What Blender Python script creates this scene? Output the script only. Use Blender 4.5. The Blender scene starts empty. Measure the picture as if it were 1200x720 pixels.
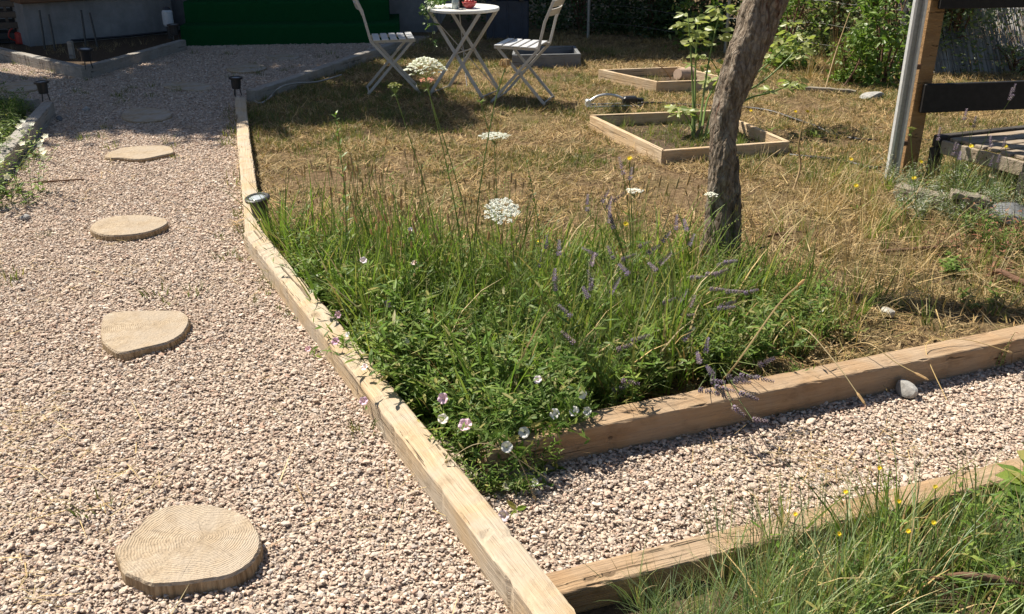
import bpy, math, random
import numpy as np
from mathutils import Vector, Matrix, Euler
random.seed(7); RNG = np.random.default_rng(11)
R = math.radians; PI = math.pi
sc = bpy.context.scene
COL = sc.collection
V = Vector

# ------------------------------------------------------------------ camera
FPX, HZ, CAMH = 1100.0, -120.0, 1.6
TH = math.atan((360 - HZ) / FPX)
CT, ST = math.cos(TH), math.sin(TH)
cam = bpy.data.cameras.new("camera"); cam.sensor_width = 36; cam.lens = 36 * FPX / 1200
cam.clip_end = 400; cam.clip_start = 0.05
co = bpy.data.objects.new("camera", cam); COL.objects.link(co)
co.location = (0, 0, CAMH); co.rotation_euler = (PI / 2 - TH, 0, 0)
sc.camera = co

def ray(x, y):
    dx = (x - 600) / FPX; dy = -(y - 360) / FPX
    return V((dx, CT + dy * ST, -ST + dy * CT))
def P(x, y, z=0.0):
    """where the sight line through a photo pixel meets height z"""
    d = ray(x, y); t = (z - CAMH) / d.z
    return V((d.x * t, d.y * t, z))
def Q(x, y, Y):
    """where that line is Y metres ahead"""
    d = ray(x, y); t = Y / d.y
    return V((d.x * t, Y, CAMH + d.z * t))
def PX(p):
    v = (p[0], p[1], p[2] - CAMH)
    dep = v[1] * CT - v[2] * ST; up = v[1] * ST + v[2] * CT
    return (600 + FPX * v[0] / dep, 360 - FPX * up / dep)

# ------------------------------------------------------------------ mesh builder
class MB:
    def __init__(s): s.v = []; s.f = []; s.m = []
    def add(s, vs, fs, m=0):
        o = len(s.v); s.v.extend([tuple(v) for v in vs])
        for f in fs: s.f.append(tuple(i + o for i in f)); s.m.append(m)
    def box(s, c, size, rot=None, m=0, bev=0.0):
        x, y, z = size[0] / 2, size[1] / 2, size[2] / 2
        M = rot.to_matrix() if isinstance(rot, Euler) else (rot if rot is not None else Matrix.Identity(3))
        c = V(c)
        if bev <= 0:
            vs = [c + M @ V((a * x, b * y, d * z)) for d in (-1, 1) for b in (-1, 1) for a in (-1, 1)]
            s.add(vs, [(0, 2, 3, 1), (4, 5, 7, 6), (0, 1, 5, 4), (2, 6, 7, 3), (0, 4, 6, 2), (1, 3, 7, 5)], m)
        else:
            b_ = min(bev, x * .9, y * .9, z * .9)
            ring = []
            prof = [(-z, b_), (-z + b_, 0), (z - b_, 0), (z, b_)]
            for zz, ins in prof:
                X, Y = x - ins, y - ins
                k = b_ * .7
                ring.append([(-X + k, -Y), (X - k, -Y), (X, -Y + k), (X, Y - k), (X - k, Y), (-X + k, Y), (-X, Y - k), (-X, -Y + k)])
            vs = [c + M @ V((p[0], p[1], prof[i][0])) for i in range(4) for p in ring[i]]
            fs = [tuple(range(7, -1, -1)), tuple(range(24, 32))]
            for i in range(3):
                for j in range(8):
                    k = (j + 1) % 8
                    fs.append((i * 8 + j, i * 8 + k, i * 8 + 8 + k, i * 8 + 8 + j))
            s.add(vs, fs, m)
    def tube(s, pts, r, n=6, m=0, cap=True):
        pts = [V(p) for p in pts]; k = len(pts)
        rr = r if isinstance(r, (list, tuple)) else [r] * k
        vs = []; up = None
        for i in range(k):
            d = (pts[min(i + 1, k - 1)] - pts[max(i - 1, 0)])
            d = d.normalized() if d.length > 1e-9 else V((0, 0, 1))
            if up is None:
                up = V((0, 0, 1)) if abs(d.z) < .9 else V((1, 0, 0))
            a = d.cross(up)
            a = a.normalized() if a.length > 1e-6 else d.orthogonal().normalized()
            b = a.cross(d).normalized(); up = b
            for j in range(n):
                t = 2 * PI * j / n
                vs.append(pts[i] + (a * math.cos(t) + b * math.sin(t)) * rr[i])
        fs = []
        for i in range(k - 1):
            for j in range(n):
                q = (j + 1) % n
                fs.append((i * n + j, i * n + q, i * n + n + q, i * n + n + j))
        if cap:
            fs.append(tuple(range(n - 1, -1, -1))); fs.append(tuple(range((k - 1) * n, k * n)))
        s.add(vs, fs, m)
    def blade(s, p, az, L, w, t0, t1, seg=4, m=0, tw=0.0):
        p = V(p); h = V((math.cos(az), math.sin(az), 0))
        a2 = az + PI / 2 + tw; sd = V((math.cos(a2), math.sin(a2), 0))
        vs = []
        for i in range(seg + 1):
            u = i / seg; ww = w * .5 * (1 - u ** 1.7)
            if i < seg: vs += [p + sd * ww, p - sd * ww]
            else: vs.append(p.copy())
            t = t0 + (t1 - t0) * (u + .5 / seg)
            p = p + (h * math.sin(t) + V((0, 0, math.cos(t)))) * (L / seg)
        fs = [(2 * i, 2 * i + 1, 2 * i + 3, 2 * i + 2) for i in range(seg - 1)]
        fs.append((2 * seg - 2, 2 * seg - 1, 2 * seg))
        s.add(vs, fs, m)
    def leaf(s, p, d, n, L, W, m=0, droop=0.0):
        p = V(p); d = V(d).normalized(); n = V(n)
        sd = d.cross(n)
        sd = sd.normalized() if sd.length > 1e-6 else d.orthogonal().normalized()
        n = sd.cross(d)
        mid = p + d * (.5 * L) - n * (.10 * W)
        tip = p + d * L - n * (droop * L)
        r1 = p + d * (.22 * L) + sd * (.42 * W); r2 = p + d * (.62 * L) + sd * (.40 * W) - n * droop * L * .3
        l1 = p + d * (.22 * L) - sd * (.42 * W); l2 = p + d * (.62 * L) - sd * (.40 * W) - n * droop * L * .3
        s.add([p, r1, r2, tip, l2, l1, mid], [(0, 1, 2, 6), (6, 2, 3), (0, 6, 4, 5), (6, 3, 4)], m)
    def lathe(s, prof, n=16, M=None, m=0):
        """prof: (r, z) pairs; M: 4x4"""
        M = M or Matrix.Identity(4)
        vs = [M @ V((r * math.cos(2 * PI * j / n), r * math.sin(2 * PI * j / n), z)) for r, z in prof for j in range(n)]
        fs = []
        for i in range(len(prof) - 1):
            for j in range(n):
                q = (j + 1) % n; fs.append((i * n + j, i * n + q, i * n + n + q, i * n + n + j))
        fs.append(tuple(range(n - 1, -1, -1))); fs.append(tuple(range((len(prof) - 1) * n, len(prof) * n)))
        s.add(vs, fs, m)
    def mesh(s, name, mats, smooth=False):
        me = bpy.data.meshes.new(name)
        me.from_pydata(s.v, [], s.f)
        for m in (mats if isinstance(mats, (list, tuple)) else [mats]): me.materials.append(m)
        if s.m and max(s.m) > 0: me.polygons.foreach_set("material_index", s.m)
        if smooth: me.polygons.foreach_set("use_smooth", [True] * len(s.f))
        me.update(); return me
    def obj(s, name, mats, parent=None, loc=None, rot=None, smooth=False):
        o = bpy.data.objects.new(name, s.mesh(name, mats, smooth)); COL.objects.link(o)
        if parent: o.parent = parent
        if loc is not None: o.location = loc
        if rot is not None: o.rotation_euler = rot
        return o

def tag(o, label=None, cat=None, group=None, kind=None):
    if label: o["label"] = label
    if cat: o["category"] = cat
    if group: o["group"] = group
    if kind: o["kind"] = kind
    return o
def thing(name, label, cat, loc=(0, 0, 0), rz=0.0, group=None):
    o = bpy.data.objects.new(name, None); COL.objects.link(o); o.empty_display_size = .1
    o.location = loc; o.rotation_euler = (0, 0, rz)
    return tag(o, label, cat, group)
def copy_tree(o, parent=None):
    c = o.copy(); COL.objects.link(c)
    if parent: c.parent = parent
    for ch in list(o.children): copy_tree(ch, c)
    return c
def smooth_path(pts, n=6, closed=False):
    pts = [V(p) for p in pts]; out = []; k = len(pts)
    rng = range(k) if closed else range(k - 1)
    for i in rng:
        if closed: a, b, c, d = pts[i - 1], pts[i], pts[(i + 1) % k], pts[(i + 2) % k]
        else: a, b, c, d = pts[max(i - 1, 0)], pts[i], pts[i + 1], pts[min(i + 2, k - 1)]
        for j in range(n):
            t = j / n
            out.append(.5 * ((2 * b) + (c - a) * t + (2 * a - 5 * b + 4 * c - d) * t * t + (3 * b - 3 * c + d - a) * t ** 3))
    if not closed: out.append(pts[-1])
    return out
def ru(a, b): return random.uniform(a, b)

# ------------------------------------------------------------------ materials
class NT:
    def __init__(s, name):
        s.mat = bpy.data.materials.new(name); s.mat.use_nodes = True
        s.t = s.mat.node_tree; s.t.nodes.clear()
        s.out = s.n("ShaderNodeOutputMaterial")
    def n(s, ty, **kw):
        nd = s.t.nodes.new(ty)
        for k, v in kw.items():
            if k.startswith("i_"):
                key = k[2:]; key = int(key) if key.isdigit() else key
                nd.inputs[key].default_value = v
            else: setattr(nd, k, v)
        return nd
    def l(s, a, b): s.t.links.new(a, b)
    def ramp(s, fac, stops, interp='LINEAR'):
        r = s.n("ShaderNodeValToRGB"); r.color_ramp.interpolation = interp
        e = r.color_ramp.elements
        while len(e) < len(stops): e.new(.5)
        for el, (p, c) in zip(e, stops): el.position = p; el.color = (*c, 1) if len(c) == 3 else c
        s.l(fac, r.inputs[0]); return r.outputs[0]
    def math(s, op, a, b=None, clamp=False):
        m = s.n("ShaderNodeMath", operation=op, use_clamp=clamp)
        for i, x in enumerate((a, b)):
            if x is None: continue
            if isinstance(x, (int, float)): m.inputs[i].default_value = x
            else: s.l(x, m.inputs[i])
        return m.outputs[0]
    def mix(s, fac, a, b, mode='MIX'):
        m = s.n("ShaderNodeMix", data_type='RGBA', blend_type=mode)
        for sock, x in ((m.inputs[0], fac), (m.inputs[6], a), (m.inputs[7], b)):
            if isinstance(x, (int, float)): sock.default_value = x
            elif isinstance(x, tuple): sock.default_value = (*x, 1)
            else: s.l(x, sock)
        return m.outputs[2]
    def noise(s, vec, scale, detail=4, rough=.55, dist=0.0, w=None):
        nz = s.n("ShaderNodeTexNoise", noise_dimensions='4D' if w is not None else '3D')
        nz.inputs['Scale'].default_value = scale; nz.inputs['Detail'].default_value = detail
        nz.inputs['Roughness'].default_value = rough; nz.inputs['Distortion'].default_value = dist
        if vec is not None: s.l(vec, nz.inputs['Vector'])
        if w is not None: s.l(w, nz.inputs['W'])
        return nz.outputs[0]
    def mapping(s, vec, scale=(1, 1, 1), loc=(0, 0, 0)):
        m = s.n("ShaderNodeMapping"); m.inputs['Scale'].default_value = scale; m.inputs['Location'].default_value = loc
        s.l(vec, m.inputs[0]); return m.outputs[0]
    def coords(s, which='Object'): return s.n("ShaderNodeTexCoord").outputs[which]
    def rnd(s): return s.n("ShaderNodeObjectInfo").outputs['Random']
    def isl(s): return s.n("ShaderNodeNewGeometry").outputs['Random Per Island']
    def bump(s, h, strength=.5, dist=.01):
        b = s.n("ShaderNodeBump"); b.inputs['Strength'].default_value = strength; b.inputs['Distance'].default_value = dist
        s.l(h, b.inputs['Height']); return b.outputs[0]
    def bsdf(s, col, rough=.7, metal=0.0, nrm=None, spec=.5, out=True):
        b = s.n("ShaderNodeBsdfPrincipled")
        if isinstance(col, tuple): b.inputs['Base Color'].default_value = (*col, 1)
        else: s.l(col, b.inputs['Base Color'])
        if isinstance(rough, (int, float)): b.inputs['Roughness'].default_value = rough
        else: s.l(rough, b.inputs['Roughness'])
        b.inputs['Metallic'].default_value = metal; b.inputs['Specular IOR Level'].default_value = spec
        if nrm is not None: s.l(nrm, b.inputs['Normal'])
        if out: s.l(b.outputs[0], s.out.inputs[0])
        return b.outputs[0]

def wood_mat(name, light, dark, grey, greyamt=.35, knots=True, gap=None):
    t = NT(name); c = t.coords(); w = t.math('MULTIPLY', t.rnd(), 37.0)
    g = t.noise(t.mapping(c, (1.6, 30, 30)), 1.0, 6, .62, .9, w)
    fine = t.noise(t.mapping(c, (7, 170, 170)), 1.0, 3, .6, .2, w)
    big = t.noise(c, 5.0, 4, .6, .3, w)
    col = t.ramp(g, [(.30, dark), (.50, tuple((a + b) / 2 for a, b in zip(light, dark))), (.68, light)])
    col = t.mix(t.ramp(fine, [(.35, (0, 0, 0)), (.72, (1, 1, 1))]), col, t.mix(.75, col, dark))
    col = t.mix(t.math('MULTIPLY', t.ramp(big, [(.40, (0, 0, 0)), (.60, (1, 1, 1))]), greyamt), col, grey)
    crack = t.ramp(t.noise(t.mapping(c, (2.0, 55, 55)), 1.0, 3, .55, .6, w), [(.63, (0, 0, 0)), (.68, (1, 1, 1))])
    col = t.mix(t.math('MULTIPLY', crack, .75), col, tuple(x * .35 for x in dark))
    if knots:
        vo = t.n("ShaderNodeTexVoronoi", voronoi_dimensions='4D'); vo.inputs['Scale'].default_value = 1.0
        t.l(t.mapping(c, (4.5, 11, 11)), vo.inputs['Vector']); t.l(w, vo.inputs['W'])
        k = t.ramp(vo.outputs['Distance'], [(.10, (1, 1, 1)), (.17, (.35, .35, .35)), (.22, (0, 0, 0))])
        col = t.mix(t.math('MULTIPLY', k, .65), col, tuple(x * .55 for x in dark))
    stain = t.ramp(t.noise(t.mapping(c, (.6, 1, 1)), 16.0, 6, .7, .4, w), [(.54, (0, 0, 0)), (.68, (1, 1, 1))])
    col = t.mix(t.math('MULTIPLY', stain, .42), col, tuple(x * .5 for x in dark))
    h = t.math('SUBTRACT', t.math('ADD', g, t.math('MULTIPLY', fine, .6)), t.math('MULTIPLY', crack, 1.4))
    t.bsdf(col, .82, nrm=t.bump(h, 1.0, .008), spec=.25)
    return t.mat

def leaf_mat(name, cols, transl=.35, rough=.45, spec=.4, hue=.0):
    t = NT(name)
    f = t.math('FRACT', t.math('ADD', t.isl(), t.math('MULTIPLY', t.rnd(), 3.77)))
    k = len(cols)
    col = t.ramp(f, [((i + .5) / k, c) for i, c in enumerate(cols)])
    tint = t.ramp(t.rnd(), [(0, (.72, .74, .72)), (.5, (1, 1, 1)), (1, (1.22, 1.15, 1.0))])
    col = t.mix(1.0, col, tint, 'MULTIPLY')
    b = t.bsdf(col, rough, spec=spec, out=False)
    tr = t.n("ShaderNodeBsdfTranslucent"); t.l(t.mix(1.0, col, (1.25, 1.35, .75), 'MULTIPLY'), tr.inputs[0])
    m = t.n("ShaderNodeMixShader"); m.inputs[0].default_value = transl
    t.l(b, m.inputs[1]); t.l(tr.outputs[0], m.inputs[2]); t.l(m.outputs[0], t.out.inputs[0])
    return t.mat

def plain(name, col, rough=.6, metal=0.0, var=.15, scale=20.0, bump=.0, spec=.5):
    t = NT(name); c = t.coords(); nz = t.noise(c, scale, 5, .6)
    a = tuple(x * (1 - var) for x in col); b = tuple(min(1, x * (1 + var)) for x in col)
    cc = t.ramp(nz, [(.3, a), (.7, b)])
    t.bsdf(cc, rough, metal, t.bump(nz, bump, .004) if bump > 0 else None, spec)
    return t.mat

M = {}
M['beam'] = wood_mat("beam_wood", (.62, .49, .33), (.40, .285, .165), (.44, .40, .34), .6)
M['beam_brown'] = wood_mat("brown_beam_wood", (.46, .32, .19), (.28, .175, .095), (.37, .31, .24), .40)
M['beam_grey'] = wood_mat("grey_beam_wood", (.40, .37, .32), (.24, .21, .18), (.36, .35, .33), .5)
M['bed'] = wood_mat("raised_bed_wood", (.66, .50, .32), (.46, .31, .17), (.55, .48, .38), .4)
M['bed_grey'] = wood_mat("grey_planter_wood", (.22, .23, .24), (.14, .145, .15), (.26, .26, .26), .4, False)
M['post'] = wood_mat("post_wood", (.36, .22, .10), (.22, .12, .05), (.30, .21, .12), .35)
M['pallet'] = wood_mat("weathered_slat_wood", (.42, .34, .25), (.24, .18, .12), (.36, .33, .29), .55)
M['palletdark'] = wood_mat("dark_frame_wood", (.075, .065, .055), (.035, .03, .026), (.09, .085, .08), .4, False)
M['drift'] = wood_mat("bleached_wood", (.34, .29, .22), (.20, .16, .115), (.32, .30, .26), .5)
M['stick'] = wood_mat("twig_bark", (.20, .105, .06), (.10, .05, .03), (.24, .18, .13), .3, False)
M['straw'] = leaf_mat("straw", [(.42, .31, .15), (.52, .40, .21), (.34, .24, .11), (.46, .35, .18), (.60, .49, .29), (.28, .19, .09)], .12, .6, .25)
M['thatch'] = leaf_mat("dry_thatch", [(.38, .26, .125), (.50, .36, .185), (.24, .15, .07), (.42, .295, .145), (.60, .46, .27), (.16, .10, .048), (.30, .22, .09), (.21, .19, .07)], .12, .65, .2)
M['stalk'] = leaf_mat("dry_stalk", [(.44, .30, .15), (.36, .23, .11), (.52, .38, .2)], .05, .6, .25)
M['lawngreen'] = leaf_mat("lawn_green", [(.12, .16, .045), (.17, .19, .06), (.09, .13, .035), (.24, .22, .08)], .3, .5)
M['grass'] = leaf_mat("meadow_green", [(.12, .205, .036), (.195, .275, .06), (.07, .125, .026), (.25, .30, .085), (.145, .225, .042), (.28, .275, .105)], .40, .5, .22)
M['leafy'] = leaf_mat("weed_leaf", [(.12, .215, .036), (.19, .285, .058), (.055, .11, .022), (.26, .33, .085), (.145, .24, .042), (.085, .16, .03), (.33, .31, .12)], .38, .5, .25)
M['lav'] = leaf_mat("lavender_leaf", [(.15, .23, .07), (.22, .29, .10), (.09, .15, .045), (.27, .32, .15)], .28, .5, .3)
M['blue'] = leaf_mat("blue_grass", [(.16, .25, .105), (.23, .31, .145), (.09, .16, .055), (.31, .37, .21), (.19, .27, .09), (.28, .31, .13)], .28, .42, .4)
M['yellowgreen'] = leaf_mat("yellow_green_leaf", [(.15, .19, .04), (.21, .23, .055), (.11, .15, .03), (.27, .25, .06)], .35, .45)
M['rose'] = leaf_mat("rose_leaf", [(.30, .35, .11), (.38, .42, .15), (.23, .29, .08), (.44, .45, .21)], .4, .4)
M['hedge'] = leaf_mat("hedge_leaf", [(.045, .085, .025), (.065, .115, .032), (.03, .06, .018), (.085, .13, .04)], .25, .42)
M['hedgegrey'] = leaf_mat("bramble_leaf", [(.15, .20, .09), (.20, .25, .11), (.09, .13, .055), (.25, .28, .15)], .38, .45)
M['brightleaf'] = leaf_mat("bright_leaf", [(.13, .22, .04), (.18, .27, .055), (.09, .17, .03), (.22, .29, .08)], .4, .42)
M['silver'] = leaf_mat("silver_leaf", [(.32, .34, .26), (.40, .41, .33), (.25, .27, .19), (.2, .24, .14)], .2, .5)
M['bindwhite'] = leaf_mat("bindweed_white", [(.80, .78, .76), (.84, .82, .80)], .12, .7, .1)
M['bindpink'] = leaf_mat("bindweed_pink", [(.70, .44, .58), (.76, .53, .65)], .12, .7, .1)
M['bindpale'] = leaf_mat("bindweed_pale", [(.76, .64, .70), (.80, .70, .75)], .12, .7, .1)
M['ivy'] = leaf_mat("ivy_leaf", [(.10, .20, .05), (.15, .27, .08), (.07, .15, .035), (.30, .36, .2)], .35, .35)
M['rust'] = leaf_mat("withered_leaf", [(.22, .09, .045), (.16, .065, .035), (.30, .15, .08)], .15, .6)
M['purple'] = leaf_mat("lavender_bloom", [(.19, .145, .235), (.235, .185, .285), (.13, .10, .155), (.28, .24, .30), (.19, .16, .15)], .2, .6, .2)
M['white'] = leaf_mat("white_petal", [(.78, .77, .70), (.84, .83, .78), (.72, .71, .62)], .3, .55, .2)
M['cream'] = leaf_mat("carrot_floret", [(.82, .82, .75), (.86, .86, .80), (.78, .79, .68)], .15, .6, .2)
M['pinkhead'] = leaf_mat("pink_floret", [(.55, .26, .21), (.64, .36, .30), (.48, .2, .17)], .2, .6, .2)
M['pink'] = leaf_mat("pink_petal", [(.72, .48, .62), (.78, .56, .68), (.68, .44, .58)], .35, .5, .2)
M['palepink'] = leaf_mat("pale_pink_petal", [(.76, .66, .72), (.82, .74, .78)], .35, .5, .2)
M['yellow'] = leaf_mat("yellow_petal", [(.78, .60, .03), (.84, .66, .06)], .25, .5, .2)
M['yelloworange'] = leaf_mat("orange_yellow_petal", [(.78, .46, .03), (.82, .54, .04)], .25, .5, .2)
M['spike'] = leaf_mat("seed_spike", [(.46, .30, .15), (.55, .38, .21), (.36, .22, .11), (.40, .31, .14)], .1, .7, .15)
M['greenstem'] = leaf_mat("green_stem", [(.15, .23, .06), (.21, .28, .09)], .2, .5, .3)
M['chair'] = plain("chair_paint", (.50, .47, .43), .38, 0, .08, 30)
M['slat'] = plain("seat_slat_paint", (.62, .62, .62), .30, 0, .06, 30)
M['tabletop'] = plain("tabletop_paint", (.78, .77, .72), .35, 0, .05, 12)
M['blackplastic'] = plain("black_plastic", (.022, .022, .024), .38, 0, .25, 60)
M['blackboard'] = plain("black_board", (.016, .015, .015), .62, 0, .35, 25, .15, .25)
M['galv'] = plain("galvanised_steel", (.74, .75, .76), .34, .35, .12, 45)
M['galvdull'] = plain("dull_aluminium", (.36, .36, .35), .5, .7, .2, 60)
M['silverplastic'] = plain("silver_plastic", (.62, .63, .63), .35, .55, .08, 60)
M['wire'] = plain("fence_wire", (.16, .16, .155), .5, .6, .2, 60)
M['hose'] = plain("hose_rubber", (.028, .025, .024), .5, 0, .3, 40)
M['navy'] = plain("navy_plastic", (.022, .032, .055), .5, 0, .2, 12)
M['greylid'] = plain("grey_lid", (.20, .22, .24), .5, 0, .12, 20)
M['pot'] = plain("red_pot", (.42, .06, .06), .4, 0, .2, 40)
M['terracotta'] = plain("terracotta", (.46, .33, .24), .8, 0, .15, 30, .2)
M['rock'] = plain("rock_grey", (.34, .33, .31), .85, 0, .35, 38, .8, .2)
M['rockpale'] = plain("rock_pale", (.40, .38, .335), .85, 0, .3, 38, .8, .2)
M['slate'] = plain("slate_grey", (.13, .135, .14), .7, 0, .25, 30, .5)
M['soil'] = plain("soil", (.085, .06, .04), .95, 0, .5, 60, 1.0, .1)
M['redthing'] = plain("red_plastic", (.40, .03, .02), .45, 0, .2, 30)
# ------------------------------------------------------------------ special materials
def m_ground():
    t = NT("dry_ground"); c = t.coords()
    a = t.noise(c, 1.3, 5, .6); b = t.noise(c, 28, 6, .7); d = t.noise(c, 120, 3, .6)
    dry = t.ramp(b, [(.28, (.085, .055, .032)), (.5, (.20, .135, .075)), (.72, (.36, .26, .15))])
    grn = t.ramp(b, [(.3, (.085, .085, .03)), (.7, (.19, .165, .06))])
    col = t.mix(t.ramp(a, [(.48, (0, 0, 0)), (.62, (1, 1, 1))]), dry, t.mix(.55, dry, grn))
    t.bsdf(col, .95, nrm=t.bump(t.math('ADD', b, t.math('MULTIPLY', d, .5)), 1.0, .03), spec=.1)
    return t.mat
def m_gravelbase():
    t = NT("gravel_bed"); c = t.coords()
    v = t.n("ShaderNodeTexVoronoi"); v.inputs['Scale'].default_value = 75; t.l(c, v.inputs['Vector'])
    sp = t.n("ShaderNodeSeparateColor"); t.l(v.outputs['Color'], sp.inputs[0])
    col = t.ramp(sp.outputs[0], [(0, (.25, .19, .145)), (.5, (.40, .32, .255)), (1, (.52, .43, .35))])
    t.bsdf(col, .9, nrm=t.bump(t.math('SUBTRACT', 1.0, v.outputs['Distance']), 1, .01), spec=.15)
    return t.mat
def m_stone():
    t = NT("gravel_stone"); c = t.coords(); r = t.rnd()
    col = t.ramp(r, [(0, (.40, .315, .25)), (.14, (.65, .52, .415)), (.30, (.56, .42, .33)), (.46, (.73, .61, .495)),
                     (.60, (.60, .49, .395)), (.72, (.48, .425, .38)), (.84, (.80, .70, .59)), (.92, (.51, .34, .25)), (1, (.31, .26, .225))])
    nz = t.noise(c, 140, 4, .6, 0, t.math('MULTIPLY', r, 91.0))
    col = t.mix(t.ramp(nz, [(.35, (0, 0, 0)), (.7, (.6, .6, .6))]), col, t.mix(1.0, col, (.72, .67, .63), 'MULTIPLY'))
    t.bsdf(col, .82, nrm=t.bump(nz, .35, .003), spec=.25)
    return t.mat
def m_slice(cx, cy, name, greyed=.3):
    """sawn end grain: growth rings about the pith"""
    t = NT(name); c = t.coords()
    sx = t.n("ShaderNodeSeparateXYZ"); t.l(c, sx.inputs[0])
    wob = t.noise(c, 7, 3, .5)
    dx = t.math('SUBTRACT', sx.outputs[0], cx); dy = t.math('SUBTRACT', sx.outputs[1], cy)
    r = t.math('SQRT', t.math('ADD', t.math('MULTIPLY', dx, dx), t.math('MULTIPLY', dy, dy)))
    r2 = t.math('ADD', t.math('ADD', r, t.math('MULTIPLY', wob, .055)), t.math('MULTIPLY', t.noise(c, 24, 4, .6), .010))
    ring = t.math('SINE', t.math('MULTIPLY', r2, 2 * PI / .0072))
    amp = t.noise(c, 12, 3, .6)
    ringc = t.ramp(t.math('ADD', t.math('MULTIPLY', ring, .5), .5), [(.0, (.28, .205, .13)), (.45, (.40, .31, .21)), (1, (.45, .355, .25))])
    flat = t.ramp(t.noise(c, 30, 5, .65), [(.3, (.27, .205, .14)), (.5, (.40, .315, .22)), (.7, (.50, .41, .30))])
    col = t.mix(t.ramp(amp, [(.40, (.0, .0, .0)), (.64, (.9, .9, .9))]), flat, ringc)
    g = t.ramp(t.noise(c, 9, 4, .6), [(.4, (0, 0, 0)), (.65, (1, 1, 1))])
    col = t.mix(t.math('MULTIPLY', g, greyed), col, (.44, .40, .35))
    ang = t.math('ARCTAN2', dy, dx)
    cb = t.n("ShaderNodeCombineXYZ"); t.l(t.math('MULTIPLY', ang, 9.0), cb.inputs[0]); t.l(t.math('MULTIPLY', r, 5.0), cb.inputs[1])
    ck = t.ramp(t.noise(cb.outputs[0], 1.0, 2, .5), [(.645, (0, 0, 0)), (.675, (1, 1, 1))])
    col = t.mix(t.math('MULTIPLY', ck, .10), col, (.12, .08, .045))
    h = t.math('ADD', t.math('MULTIPLY', ring, .12), t.math('ADD', flat_h(t, c), t.math('MULTIPLY', ck, -.2)))
    t.bsdf(col, .85, nrm=t.bump(h, .9, .006), spec=.15)
    return t.mat
def flat_h(t, c): return t.noise(c, 90, 4, .6)
def m_sliceside():
    t = NT("slice_bark_edge"); c = t.coords()
    n1 = t.noise(t.mapping(c, (90, 90, 6)), 1.0, 4, .6)
    col = t.ramp(n1, [(.3, (.17, .115, .065)), (.55, (.34, .25, .155)), (.75, (.46, .36, .24))])
    t.bsdf(col, .9, nrm=t.bump(n1, 1.0, .008), spec=.1)
    return t.mat
def m_bark():
    t = NT("tree_bark"); c = t.coords()
    v = t.n("ShaderNodeTexVoronoi", feature='DISTANCE_TO_EDGE'); v.inputs['Scale'].default_value = 1.0
    wob = t.noise(c, 18, 4, .6)
    mp = t.n("ShaderNodeMapping"); mp.inputs['Scale'].default_value = (46, 46, 17)
    ad = t.n("ShaderNodeVectorMath", operation='ADD'); t.l(c, ad.inputs[0])
    sc3 = t.n("ShaderNodeVectorMath", operation='SCALE'); t.l(t.n("ShaderNodeTexNoise", i_Scale=14.0).outputs['Color'], sc3.inputs[0]); sc3.inputs['Scale'].default_value = .035
    t.l(sc3.outputs[0], ad.inputs[1]); t.l(ad.outputs[0], mp.inputs[0]); t.l(mp.outputs[0], v.inputs['Vector'])
    plate = t.ramp(v.outputs['Distance'], [(.0, (0, 0, 0)), (.16, (1, 1, 1))])
    a = t.noise(t.mapping(c, (1, 1, .35)), 42, 7, .7, .6)
    big = t.noise(t.mapping(c, (1, 1, .30)), 7.5, 4, .6, .8)
    lich = t.noise(c, 46, 5, .7)
    col = t.ramp(a, [(.28, (.075, .056, .042)), (.45, (.20, .155, .115)), (.58, (.31, .255, .20)), (.76, (.44, .385, .315))])
    red = t.ramp(a, [(.3, (.045, .018, .013)), (.52, (.15, .068, .046)), (.75, (.28, .16, .11))])
    col = t.mix(t.ramp(big, [(.60, (0, 0, 0)), (.66, (1, 1, 1))]), col, red)
    col = t.mix(t.math('MULTIPLY', t.ramp(lich, [(.58, (0, 0, 0)), (.66, (1, 1, 1))]), .5), col, (.40, .39, .33))
    col = t.mix(plate, t.mix(.28, col, (.03, .022, .018)), col)
    h = t.math('ADD', t.math('MULTIPLY', plate, .25), t.math('ADD', a, t.math('MULTIPLY', big, .5)))
    t.bsdf(col, .93, nrm=t.bump(h, 1.0, .02), spec=.1)
    return t.mat
def m_carpet():
    t = NT("green_carpet"); c = t.coords()
    a = t.noise(c, 260, 3, .7); b = t.noise(c, 3, 4, .6)
    col = t.ramp(a, [(.3, (.004, .045, .013)), (.7, (.012, .12, .035))])
    col = t.mix(t.math('MULTIPLY', b, .4), col, (.006, .06, .02))
    t.bsdf(col, .95, nrm=t.bump(a, 1, .012), spec=.08)
    return t.mat
def m_render():
    t = NT("grey_render"); c = t.coords()
    a = t.noise(c, 3.5, 6, .65); b = t.noise(c, 60, 4, .6)
    col = t.ramp(a, [(.3, (.17, .17, .17)), (.55, (.25, .25, .25)), (.75, (.33, .325, .315))])
    st = t.ramp(t.noise(t.mapping(c, (6, 6, .6)), 1.0, 4, .6), [(.52, (0, 0, 0)), (.7, (1, 1, 1))])
    col = t.mix(t.math('MULTIPLY', st, .4), col, (.15, .14, .13))
    t.bsdf(col, .92, nrm=t.bump(b, .5, .006), spec=.15)
    return t.mat
def m_brown():
    t = NT("brown_cladding"); c = t.coords()
    a = t.noise(t.mapping(c, (3, 40, 40)), 1.0, 5, .6)
    t.bsdf(t.ramp(a, [(.3, (.09, .05, .03)), (.7, (.19, .11, .065))]), .8, nrm=t.bump(a, .6, .006), spec=.2)
    return t.mat
M['ground'] = m_ground(); M['gbase'] = m_gravelbase(); M['stone'] = m_stone(); M['sliceside'] = m_sliceside()
M['bark'] = m_bark(); M['carpet'] = m_carpet(); M['render'] = m_render(); M['brown'] = m_brown()
M['lens'] = plain("frosted_lens", (.42, .46, .50), .15, 0, .1, 50)
M['glass'] = plain("pot_glass", (.30, .34, .33), .06, 0, .1, 50, 0, .8)
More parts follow.
